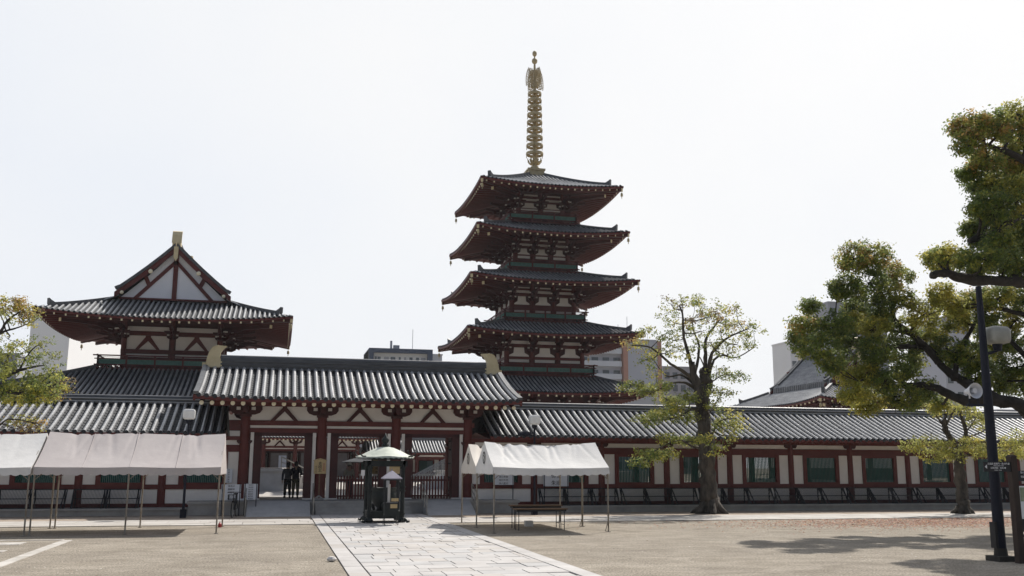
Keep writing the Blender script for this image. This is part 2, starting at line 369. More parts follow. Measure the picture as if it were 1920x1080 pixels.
# ------------------------------------------------------------------ the west gate
CW = 3.43                     # bay width
GX = [-1.45, 1.98, 5.41, 8.84]
GC = 3.695
def build_gate(label, full=True):
    g = thing('temple_gate', label, 'gate', (GC, 48.5, 0))
    xs = [x-GC for x in GX]
    # podium
    mb = MB(); mb.box(-7.3, 7.3, -3.9, 3.9, .0, .46); mb.box(-7.36, 7.36, -3.96, 3.96, .463, .58)
    part('podium', mb, STONE, g)
    zf = lambda v: 5.02+.30*v+.018*v*v
    rf = [Roof((0, -4.55, 0), (1, 0, 0), (0, 1, 0), 7.35, 4.55, zf, hip=False, lift=.12, L=3.0), Roof((0, 4.55, 0), (-1, 0, 0), (0, -1, 0), 7.35, 4.55, zf, hip=False, lift=.12, L=3.0)]
    mb = MB()
    for k, r in enumerate(rf): r.tiles(mb, .338, .092, 14 if (k == 0 and full) else 8, fine=(k == 0))
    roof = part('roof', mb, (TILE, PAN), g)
    mb = MB()
    for r in rf: r.soffit(mb, 4.5, .17)
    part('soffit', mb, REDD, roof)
    mb = MB()
    for r in rf:
        n = 24; pts = [r.p(-7.3+14.6*i/n, .02, -.10) for i in range(n+1)]
        for a, b in zip(pts, pts[1:]): mb.beam(a, b, .07, .15)
    for sx in (-1, 1):
        for r in rf:
            pts = [r.p(sx*7.28, v, -.13) for v in (0, 1.1, 2.2, 3.4, 4.5)]
            for a, b in zip(pts, pts[1:]): mb.beam(a, b+(b-a)*.02, .09, .26)
    part('eave_board', mb, RED, roof)
    mb = MB(); zt = zf(4.55)
    rib_ridge(mb, (-6.52, 0, zt-.06), (6.52, 0, zt-.06), .42, .50, 6)
    for sx in (-1, 1):
        for r in rf:
            pts = [r.p(sx*7.22, v, .09) for v in (-.03, 1.1, 2.2, 3.4, 4.45)]
            for a, b in zip(pts, pts[1:]): mb.beam(a, b+(b-a)*.02, .22, .13)
    part('ridge', mb, RTILE, roof)
    shibi('ridge_ornament', roof, (-6.82, 0, zt-.02), 1.0, 1); shibi('ridge_ornament', roof, (6.82, 0, zt-.02), 1.0, -1)
    rm = round_rafter_mesh(2.6, .10, .30)
    for i in range(33):
        part('rafter', rm, None, roof, (-6.98+13.96*i/32, -4.32, 4.80))
    if full:
        for i in range(33): part('rafter', rm, None, roof, (-6.98+13.96*i/32, 4.32, 4.80), math.pi)
    # columns and beams
    cm = MB().cyl(0, 0, .58, 4.35, .245, .22, 18).mesh('column', RED); smooth(cm, False)
    bm = MB(); bm.cyl(0, 0, .58, .66, .33, .30, 18); cb = bm.mesh('column_base', STONEL)
    for yy in (-2.5, 0, 2.5):
        for x in xs:
            c = part('column', cm, None, g, (x, yy, 0)); part('column_base', cb, None, c)
    for yy, k in ((-2.5, 0), (2.5, 1)):
        mb = MB()
        mb.box(xs[0]-.3, xs[3]+.3, yy-.13, yy+.13, 3.92, 4.14)
        mb.box(xs[0]-.2, xs[3]+.2, yy-.11, yy+.11, 3.60, 3.80)
        mb.box(xs[0]-1.6, xs[3]+1.6, yy-.15, yy+.15, 4.78, 5.02)
        part('tie_beam', mb, RED, g)
        mb = MB(); mb.box(xs[0], xs[3], yy-.05, yy+.05, 4.14, 4.78); mb.box(xs[0], xs[3], yy-.05, yy+.05, 3.80, 3.92)
        fr = part('plaster_frieze', mb, PLAST, g)
        s = -1 if k == 0 else 1
        for x0, x1 in zip(xs, xs[1:]):
            m_ = (x0+x1)/2; mb = MB()
            mb.prism([(-.62, 0, 4.14), (-.42, 0, 4.14), (0, 0, 4.56), (.42, 0, 4.14), (.62, 0, 4.14), (.10, 0, 4.72), (.10, 0, 4.78), (-.10, 0, 4.78), (-.10, 0, 4.72)], (m_, yy+s*.05, 0), (m_, yy+s*.14, 0))
            part('frog_leg_strut', mb, REDD, g)
        for x in xs:
            mb = MB()
            mb.box(x-.26, x+.26, yy-.26, yy+.26, 4.30, 4.42)
            mb.prism([(-.72, 0, 4.62), (-.62, 0, 4.48), (-.40, 0, 4.40), (.40, 0, 4.40), (.62, 0, 4.48), (.72, 0, 4.62), (.72, 0, 4.79), (-.72, 0, 4.79)], (x, yy-.17, 0), (x, yy+.17, 0))
            mb.box(x-.11, x+.11, min(yy, yy+s*.75), max(yy, yy+s*.75), 4.46, 4.74)
            mb.cur = 1
            for q in (-.33, .33): mb.box(x+q-.09, x+q+.09, yy+s*.17-.01, yy+s*.17+.01, 4.60, 4.74)
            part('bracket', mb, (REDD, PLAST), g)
    # jambs, plaster strips and door leaves
    for x0, x1 in zip(xs, xs[1:]):
        mb = MB()
        for a, b in ((x0+.41, x0+.76), (x1-.76, x1-.41)): mb.box(a, b, -2.60, -2.30, .60, 3.62)
        mb.box(x0+.2, x1-.2, -2.60, -2.32, 3.44, 3.62); part('door_jamb', mb, REDD, g)
        for a, b, c, d in ((x0+.26, x0+.405, x0+.26, x0+.78), (x1-.405, x1-.26, x1-.78, x1-.26)):
            part('plaster_strip', MB().box(a, b, -2.63, -2.5, .66, 3.60), PLAST, g); part('plaster_sill', MB().box(c, d, -2.66, -2.5, .60, .658), PLAST, g)
        for sx, xx in ((1, x0+.62), (-1, x1-.62)):
            mb = MB(); mb.box(xx-.05, xx+.05, -2.28, -1.05, .66, 3.50)
            d = part('door_leaf', mb, REDD, g)
            sb = MB()
            for zz in (.95, 1.6, 2.25, 2.9, 3.3):
                for yy in (-2.1, -1.9, -1.65, -1.4, -1.2): sb.ball((xx+sx*.055, yy, zz), .035, 6)
            part('door_studs', sb, BLACK, d)
    # side walls
    for x, s in ((xs[0], -1), (xs[3], 1)):
        mb = MB()
        for ya, yb in ((-2.3, -.25), (.25, 2.3)):
            mb.box(x-.07, x+.07, ya, yb, .62, 4.9)
        part('side_wall', mb, PLAST, g)
    # gable ends
    for s in (-1, 1):
        x = s*(7.35-1.9)
        mb = MB(); mb.prism([(x, -3.6, 5.0), (x, 3.6, 5.0), (x, 0, 6.55)], (-.06, 0, 0), (.06, 0, 0))
        part('gable_wall', mb, PLAST, g)
    return g

# ------------------------------------------------------------------ galleries
def gallery(label, cols, podx):
    """a roofed corridor, columns at cols (world x), front line y=46"""
    x0, x1 = cols[0], cols[-1]
    g = thing('roofed_gallery', label, 'gallery', (cols[0], 46.0, 0))
    ox = cols[0]; X = lambda v: v-ox
    mb = MB(); a, b = podx
    mb.box(X(a), X(b), -1.25, 5.2, 0, .215); mb.box(X(a)-.0, X(b), -1.31, 5.26, .218, .30)
    part('podium', mb, STONE, g)
    half = (b-a)/2; mid = X((a+b)/2)
    zf = lambda v: 3.50+.36*v+.016*v*v
    rf = [Roof((mid, -1.42, 0), (1, 0, 0), (0, 1, 0), half, 3.55, zf, hip=False), Roof((mid, 5.68, 0), (-1, 0, 0), (0, -1, 0), half, 3.55, zf, hip=False)]
    mb = MB(); rf[0].tiles(mb, .342, .082, 12, fine=True); rf[1].tiles(mb, .342, .082, 5)
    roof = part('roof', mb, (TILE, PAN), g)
    mb = MB()
    for r in rf: r.soffit(mb, 3.5, .15, n=6)
    for r in rf: mb.beam(r.p(-half, .03, -.09), r.p(half, .03, -.09), .07, .13)
    part('soffit', mb, RED, roof)
    mb = MB(); zt = zf(3.55); rib_ridge(mb, (mid-half, 2.13, zt-.05), (mid+half, 2.13, zt-.05), .34, .26, 3)
    part('ridge', mb, RTILE, roof)
    mb = MB()
    for zz in (.03, .17): mb.tube([(mid-half, 2.13-.175, zt+zz), (mid+half, 2.13-.175, zt+zz)], .026, 6); mb.tube([(mid-half, 2.13+.175, zt+zz), (mid+half, 2.13+.175, zt+zz)], .026, 6)
    part('ridge_tile_line', mb, mat('lit_tile_line', (.42, .42, .42), .6, scale=2, stretch=(.6, 1, 1)), roof)  # sunlit edges of the ridge tiles painted as pale lines
    # rafters: individual, as many as show; rest as one
    rm = MB().tube([(0, 0, 0), (0, 1.5, .54)], .062, 8).mesh('rafter', RED)
    n = int((b-a)/.43); rest = MB()
    for i in range(n):
        x = X(a)+.2+i*.43
        if i < 98: part('rafter', rm, None, roof, (x, -1.18, 3.36))
        else: rest.tube([(x, -1.18, 3.36), (x, .32, 3.90)], .062, 6)
    if rest.v: part('rafter', rest, RED, roof, kind='stuff')
    cm = MB().cyl(0, 0, .30, 3.25, .185, .165, 14).mesh('column', RED)
    for c in cols:
        part('column', cm, None, g, (X(c), 0, 0)); part('column', cm, None, g, (X(c), 4.26, 0))
    mb = MB()
    mb.box(X(x0), X(x1), -.09, .09, 2.72, 3.03); mb.box(X(x0), X(x1), -.12, .12, 3.24, 3.42)
    mb.box(X(x0), X(x1), -.10, .10, 1.07, 1.28); mb.box(X(x0), X(x1), -.12, .12, .303, .46)
    mb.box(X(x0), X(x1), 4.17, 4.35, 2.72, 3.03); mb.box(X(x0), X(x1), 4.14, 4.38, 3.24, 3.42)
    part('tie_beam', mb, RED, g)
    mb = MB(); mb.box(X(x0), X(x1), -.04, .04, 3.03, 3.24); mb.box(X(x0), X(x1), 4.22, 4.30, 3.03, 3.24)
    mb.box(X(x0), X(x1), -.05, .05, .46, 1.07)
    part('plaster_band', mb, PLAST, g)
    for c in cols:
        mb = MB()
        for yy, s in ((0, -1), (4.26, 1)):
            mb.prism([(-.34, 0, 3.17), (-.26, 0, 3.08), (.26, 0, 3.08), (.34, 0, 3.17), (.34, 0, 3.245), (-.34, 0, 3.245)], (X(c), yy-.15, 0), (X(c), yy+.15, 0))
        part('bracket', mb, REDD, g)
    # end wall parts and windows per bay
    winm = MB(); W = .93
    for sx in (-1, 1): winm.box(sx*W-.10 if sx > 0 else -W-.10, sx*W+.10 if sx > 0 else -W+.10, -.11, .11, 1.28, 2.72)
    winm.box(-W+.10, W-.10, -.10, .10, 2.60, 2.72); winm.box(-W+.10, W-.10, -.10, .10, 1.28, 1.36)
    winme = winm.mesh('window', RED)
    sl = MB(); ns = 21
    for i in range(ns):
        x = -W+.14+(2*W-.28)*i/(ns-1)
        b0 = sl.add([(x, -.04, 1.36), (x+.035, 0, 1.36), (x, .04, 1.36), (x-.035, 0, 1.36), (x, -.04, 2.60), (x+.035, 0, 2.60), (x, .04, 2.60), (x-.035, 0, 2.60)])
        for j in range(4): sl.face((b0+j, b0+(j+1) % 4, b0+4+(j+1) % 4, b0+4+j))
    slme = sl.mesh('slats', GREEN)
    for c0, c1 in zip(cols, cols[1:]):
        m_ = X((c0+c1)/2); hw = (c1-c0)/2
        for s in (-1, 1):
            a_, b_ = sorted((m_+s*(hw-.16), m_+s*(W+.10))); part('plaster_panel', MB().box(a_, b_, -.05, .05, 1.28, 2.72), PLAST, g)
        wdw = part('window', winme, None, g, (m_, 0, 0)); part('slats', slme, None, wdw)
    return g

# ------------------------------------------------------------------ railings and tower storeys
def railing(parent, b, z, h=.95, k_faces=(0, 1, 2, 3), cx=0, cy=0, ln=None):
    """balcony rail on a square of half size b: red posts and rails, green lattice, red strut band below"""
    for k in k_faces:
        U, V = dirs(k); U = Vector(U); V = Vector(V); o = Vector((cx, cy, 0)) - V*b
        P = lambda u, zz, y=0: o+U*u+V*y+Z3*zz
        mb = MB()
        mb.beam(P(-b-.35, z+h), P(b+.35, z+h), .10, .09); mb.beam(P(-b-.25, z+h*.74), P(b+.25, z+h*.74), .08, .07)
        mb.beam(P(-b-.25, z+h*.30), P(b+.25, z+h*.30), .09, .08); mb.beam(P(-b-.30, z+.03), P(b+.30, z+.03), .14, .12)
        n = max(3, int(2*b/1.7))
        for i in range(n+1):
            u = -b+2*b*i/n; mb.beam(P(u, z), P(u, z+h), .12, .12, up=V)
        for i in range(n):
            for q in (.25, .75):
                u = -b+2*b*(i+q)/n
                mb.beam(P(u-.22, z+.05), P(u, z+h*.28), .06, .06, up=V); mb.beam(P(u+.22, z+.05), P(u, z+h*.28), .06, .06, up=V)
        r = part('railing', mb, RED, parent)
        mb = MB()
        nn = int(2*b/.16)
        for i in range(nn):
            u = -b+.08+2*b*i/nn
            mb.beam(P(u, z+h*.33), P(u, z+h*.72), .035, .03, up=V)
            if i % 3 != 1: mb.beam(P(u, z+h*.60), P(u+.16, z+h*.60), .03, .04, up=V)
        mb.beam(P(-b, z+h*.54), P(b, z+h*.54), .03, .03); mb.beam(P(-b, z+h*.38), P(b, z+h*.38), .03, .05)
        mb.beam(P(-b, z+h*.53, .03), P(b, z+h*.53, .03), .02, h*.36)
        part('lattice', mb, GREENL, r)
        mb = MB(); mb.beam(P(-b-.05, z+h*.87, .02), P(b+.05, z+h*.87, .02), .03, .03); part('rail_bar', mb, RED, r)
def storey(parent, bh, z0, z1, bays, bands, bell=None, vstrut=None, bh2=None):
    """plastered storey of half width bh with columns and white bands (z ranges); bh2: half depth"""
    b2 = bh2 or bh
    mb = MB(); mb.box(-bh+.12, bh-.12, -b2+.12, b2-.12, z0, z1)
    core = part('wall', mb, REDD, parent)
    for k in range(4):
        U, V = dirs(k); U = Vector(U); V = Vector(V); hb, db = (bh, b2) if k % 2 == 0 else (b2, bh); o = -V*db
        P = lambda u, zz, y=0: o+U*u+V*y+Z3*zz
        nb = bays if k % 2 == 0 else (bays if bh2 is None else bays)
        cols = [-hb+2*hb*i/nb for i in range(nb+1)]
        for u in cols:
            if k in (0, 1, 3) or True:
                m_ = MB(); c = P(u, 0, .1); m_.cyl(c.x, c.y, z0, z1, .16, .15, 10); part('column', m_, RED, parent)
        mb = MB()
        for (a, b) in bands:
            for c0, c1 in zip(cols, cols[1:]): part('plaster_panel', MB().beam(P((c0+.26), (a+b)/2, .05), P(c1-.26, (a+b)/2, .05), .05, b-a), PLAST, parent)
        if bell:
            a, b = bell
            for c0, c1 in zip(cols, cols[1:]):
                m_ = (c0+c1)/2; w_ = (c1-c0)/2-.26
                poly = [(-w_, a), (w_, a), (w_*.96, a+(b-a)*.15), (w_*.55, a+(b-a)*.4), (w_*.5, b), (-w_*.5, b), (-w_*.55, a+(b-a)*.4), (-w_*.96, a+(b-a)*.15)]
                part('plaster_panel', MB().prism([P(m_+x, zz) for x, zz in poly], V*.02, V*.08), PLAST, parent)
        if vstrut:
            a, b = vstrut
            for c0, c1 in zip(cols, cols[1:]): part('plaster_panel', MB().beam(P(c0+.25, (a+b)/2, .09), P(c1-.25, (a+b)/2, .09), .05, b-a), PLAST, parent)
        mb = MB()
        if vstrut:
            a, b = vstrut
            for c0, c1 in zip(cols, cols[1:]):
                m_ = (c0+c1)/2; w_ = (c1-c0)/2-.35
                mb.prism([P(m_+x, zz) for x, zz in [(-w_*.62, a), (-w_*.44, a), (0, a+(b-a)*.62), (w_*.44, a), (w_*.62, a), (w_*.13, a+(b-a)*.9), (w_*.13, b), (-w_*.13, b), (-w_*.13, a+(b-a)*.9)]], V*-.02, V*.05)
        mb.beam(P(-hb-.25, z1-.1, .05), P(hb+.25, z1-.1, .05), .2, .22)
        prevb = None
        for (a, b) in sorted(bands+([bell] if bell else [])+([vstrut] if vstrut else [])):
            if prevb is not None and a-prevb > .08: mb.beam(P(-hb-.15, (a+prevb)/2, .05), P(hb+.15, (a+prevb)/2, .05), .16, (a-prevb)*.9)
            prevb = b
        part('tie_beam', mb, RED, parent)
    return core
def eaves(parent, half, zf, lift, nraft, wall, vtop, bell=True, vis=(0,), sp=.34, rows=6, gab=None, fan=.6, brk=None):
    """hipped skirt roof with rafters, hips, fascia, corner beams and wind bells; gab: half length of an irimoya top whose ridge runs along Y"""
    hx, hy = half if isinstance(half, tuple) else (half, half); wx, wy = wall if isinstance(wall, tuple) else (wall, wall)
    mb = MB(); rfs = []; L = min(hx, hy)
    for k in range(4):
        U, V = dirs(k); h, d = (hx, hy) if k % 2 == 0 else (hy, hx)
        if gab and k % 2: r = Roof(-Vector(V)*d, U, V, h, d, zf, hip=True, gable=gab, lift=lift, L=L)
        else: r = Roof(-Vector(V)*d, U, V, h, vtop, zf, hip=True, lift=lift, L=L)
        r.run = (hy-wy) if k % 2 == 0 else (hx-wx); r.wl = wx if k % 2 == 0 else wy
        r.ris = .21; r.brk = brk; rfs.append(r); r.tiles(mb, sp, .085, rows*2 if (gab and k % 2) else rows)
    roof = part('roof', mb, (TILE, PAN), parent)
    mb = MB()
    for r in rfs: r.soffit(mb, r.run, .18)
    part('soffit', mb, RED, roof)
    mb = MB()
    for r in rfs:
        pts = [r.p(-r.half+2*r.half*i/16, .02, -.10) for i in range(17)]
        for a, b in zip(pts, pts[1:]): mb.beam(a, b, .08, .16)
    part('eave_board', mb, RED, roof)
    for r in rfs: r.hips(roof, vtop)
    rest = MB()
    for k, r in enumerate(rfs):
        n = int(nraft*r.half/hx+.5)
        for i in range(n):
            t = -1+2*(i+.5)/n; u = r.half*.97*math.copysign(abs(t)**1.08, t)
            ui = max(-r.wl, min(r.wl, u*fan))
            a = r.p(u, .22, -.32); b = r.o+r.U*ui+r.V*r.run+Z3*(zf(0)-.30+.19*r.run)
            d = b-a; e = d.normalized()*-.012
            if k in vis:
                m_ = MB(); m_.beam((0, 0, 0), d, .12, .13); m_.cur = 1; m_.beam(e, (0, 0, 0), .13, .14)
                part('rafter', m_, (RED, CREAM), roof, a)
            else:
                rest.cur = 0; rest.beam(a, b, .12, .13); rest.cur = 1; rest.beam(a+e, a, .13, .14)
    if rest.v: part('rafter', rest, (RED, CREAM), roof, kind='stuff')
    for k, r in enumerate(rfs):
        c = r.p(r.half-.12, .12, -.36); w_ = r.o+r.U*r.wl+r.V*r.run+Z3*(zf(0)+.13*r.run-.1)
        m_ = MB(); m_.beam(w_, c, .2, .26); q = c+(w_-c)*.28-Z3*.42; m_.beam(w_-Z3*.6, q, .2, .22)
        m_.cur = 1; d = (c-w_).normalized(); m_.beam(c, c+d*.06, .21, .28); m_.beam(q, q+d*.05, .22, .25)
        part('corner_beam', m_, (REDD, GOLD), roof)
        if bell:
            m_ = MB(); m_.cyl(0, 0, -.12, 0, .012, n=5); m_.lathe([(.11, -.42), (.10, -.2), (.06, -.12)], n=10); m_.cyl(0, 0, -.62, -.42, .03, n=5)
            part('wind_bell', m_, SPIRE, roof, c+Z3*-.14)
    return roof, rfs
def cloud_brackets(parent, bh, z, bays, reach, bh2=None, s=1.0):
    bay = 2*bh/bays; bmesh_ = bracket_mesh(reach, .15, min(.42, bay*.22), min(.55, bay*.27))
    for k in range(4):
        U, V = dirs(k); U = Vector(U); V = Vector(V); hb, db = (bh, bh2 or bh) if k % 2 == 0 else (bh2 or bh, bh)
        for i in range(bays+1):
            u = -hb+2*hb*i/bays; c = -V*(db-.05)+U*u+Z3*z
            part('bracket', bmesh_, None, parent, c, rz=math.atan2(U.y, U.x))
        c = -V*(db)+U*hb+Z3*z
        part('bracket', bmesh_, None, parent, c, rz=math.atan2(U.y, U.x)+math.pi/4)

# ------------------------------------------------------------------ ground
def build_ground():
    def plane(x0, x1, y0, y1, z): m = MB(); m.quad((x0, y0, z), (x1, y0, z), (x1, y1, z), (x0, y1, z)); return m
    # gravel yard
    m = mat('gravel', (.245, .218, .185), .95, scale=.35, col2=(.325, .29, .245), bump=.8, bscale=45, spec=.15)
    n = m.node_tree; p = next(x for x in n.nodes if x.type == 'BSDF_PRINCIPLED'); r = next(x for x in n.nodes if x.type == 'VALTORGB')
    tcn = next(x for x in n.nodes if x.type == 'TEX_COORD')
    sp = n.nodes.new('ShaderNodeTexNoise'); sp.inputs['Scale'].default_value = 20; sp.inputs['Detail'].default_value = 8; sp.inputs['Roughness'].default_value = .8
    n.links.new(tcn.outputs['Object'], sp.inputs['Vector'])
    rr = n.nodes.new('ShaderNodeValToRGB'); rr.color_ramp.elements[0].position = .38; rr.color_ramp.elements[1].position = .62
    rr.color_ramp.elements[0].color = (.35, .34, .32, 1); rr.color_ramp.elements[1].color = (1.65, 1.64, 1.6, 1)
    n.links.new(sp.outputs['Fac'], rr.inputs['Fac'])
    mu = n.nodes.new('ShaderNodeMixRGB'); mu.blend_type = 'MULTIPLY'; mu.inputs['Fac'].default_value = 1
    wv = n.nodes.new('ShaderNodeTexNoise'); wv.inputs['Scale'].default_value = 1.5; wv.inputs['Detail'].default_value = 6; wv.inputs['Distortion'].default_value = 1.2
    mpw = n.nodes.new('ShaderNodeMapping'); mpw.inputs['Scale'].default_value = (.6, 1.0, 1); n.links.new(tcn.outputs['Object'], mpw.inputs['Vector']); n.links.new(mpw.outputs[0], wv.inputs['Vector'])
    rw = n.nodes.new('ShaderNodeValToRGB'); rw.color_ramp.elements[0].position = .35; rw.color_ramp.elements[1].position = .65; rw.color_ramp.elements[0].color = (.84, .83, .81, 1); rw.color_ramp.elements[1].color = (1.11, 1.11, 1.11, 1)
    n.links.new(wv.outputs['Fac'], rw.inputs['Fac']); mw = n.nodes.new('ShaderNodeMixRGB'); mw.blend_type = 'MULTIPLY'; mw.inputs['Fac'].default_value = 1
    n.links.new(r.outputs[0], mw.inputs[1]); n.links.new(rw.outputs[0], mw.inputs[2]); n.links.new(mw.outputs[0], mu.inputs[1]); n.links.new(rr.outputs[0], mu.inputs[2]); n.links.new(mu.outputs[0], p.inputs['Base Color'])
    g = MB(); g.quad((-600, -60, 0), (700, -60, 0), (700, 700, 0), (-600, 700, 0))
    structure('ground', g, m)
    earth = mat('bare_earth', (.26, .20, .15), .95, scale=1.2, col2=(.38, .32, .26), bump=.4, bscale=20)
    structure('earth_border', plane(-60, 60, 40.85, 44.8, .004), earth)
    court = mat('court_gravel', (.42, .39, .35), .95, scale=.6, col2=(.50, .47, .43), bump=.4, bscale=30)
    structure('inner_court', plane(-60, 60, 51, 113, .25), court)
    # paving strip of pale slabs along the gallery
    random.seed(5)
    def slabs(x0, x1, y0, y1, rowh, wmin, wmax, gap, z, mb, skew=0, zj=.003):
        y = y0
        while y < y1-.1:
            h = min(y1-y, random.choice(rowh)); x = x0 - (random.uniform(0, wmin) if x1-x0 > 1 else 0)
            while x < x1:
                w_ = random.uniform(wmin, wmax); a, b = max(x, x0), min(x+w_, x1)
                if b-a > .12:
                    dz = random.uniform(-zj, zj); t = random.uniform(-zj, zj)*.6
                    q = gap/2; p_ = gap*.3
                    i = mb.add([(a+q, y+p_, z+dz), (b-q, y+p_, z+dz+t), (b-q, y+h-p_, z+dz+t), (a+q, y+h-p_, z+dz),
                                (a+q, y+p_, z-.02), (b-q, y+p_, z-.02), (b-q, y+h-p_, z-.02), (a+q, y+h-p_, z-.02)])
                    mb.cur = random.choice((0, 0, 0, 1, 2))
                    for f in ((0, 1, 2, 3), (4, 5, 1, 0), (5, 6, 2, 1), (7, 4, 0, 3)): mb.face(tuple(i+k for k in f))
                x += w_
            y += h
    s1 = mat('path_stone', (.37, .35, .335), .8, scale=.9, col2=(.50, .48, .46), bump=.2, bscale=18)
    s2 = mat('path_stone_warm', (.35, .325, .30), .8, scale=.9, col2=(.47, .44, .41), bump=.2, bscale=18)
    s3 = mat('path_stone_grey', (.34, .33, .32), .8, scale=.9, col2=(.46, .45, .44), bump=.2, bscale=18)
    joint = mat('dark_joint', (.16, .145, .13), .95)
    structure('joint_bed', plane(1.5, 6.4, -6, 44.0, .006), joint)
    mb = MB(); slabs(1.92, 5.98, -5, 43.95, [.60, .75, .68], .45, 1.0, .020, .03, mb, zj=.005)
    slabs(1.50, 1.90, -5, 43.95, [1.3, 1.7, 1.1], .45, .46, .012, .032, mb); slabs(6.0, 6.4, -5, 43.95, [1.3, 1.7, 1.1], .45, .46, .012, .032, mb)
    structure('stone_path', mb.mesh('stone_path', s1, s2, s3))
    structure('cross_joint_bed', plane(-60, 1.48, 37.3, 40.85, .006), joint)
    structure('cross_joint_bed', plane(6.42, 60, 37.3, 40.85, .006), joint)
    mb = MB(); slabs(-30, 1.48, 37.3, 40.83, [.9, .85], .8, 1.5, .02, .024, mb, zj=.003); slabs(6.42, 55, 37.3, 40.83, [.9, .85], .8, 1.5, .02, .024, mb, zj=.003)
    s4 = mat('dusty_paving', (.34, .31, .275), .85, scale=.5, col2=(.50, .475, .44), bump=.2); structure('cross_path', mb.mesh('cross_path', s4, s2, s4))
    # kerb lines in the gravel at the left
    mb = MB()
    for a, b, c, d in ((-5.90, -5.62, 22.0, 30.9), (-9.5, -5.9, 31.05, 31.22), (-9.5, -6.7, 29.5, 30.3), (-9.5, -6.55, 27.2, 27.7)): mb.box(a, b, c, d, -.02, .012)
    structure('kerb_stones', mb, mat('pale_sandy_line', (.34, .31, .27), .95, scale=2.2, col2=(.58, .55, .51), bump=.5, bscale=30))
    structure('gutter', MB().box(-60, 60, 43.95, 44.2, -.02, .012), joint)

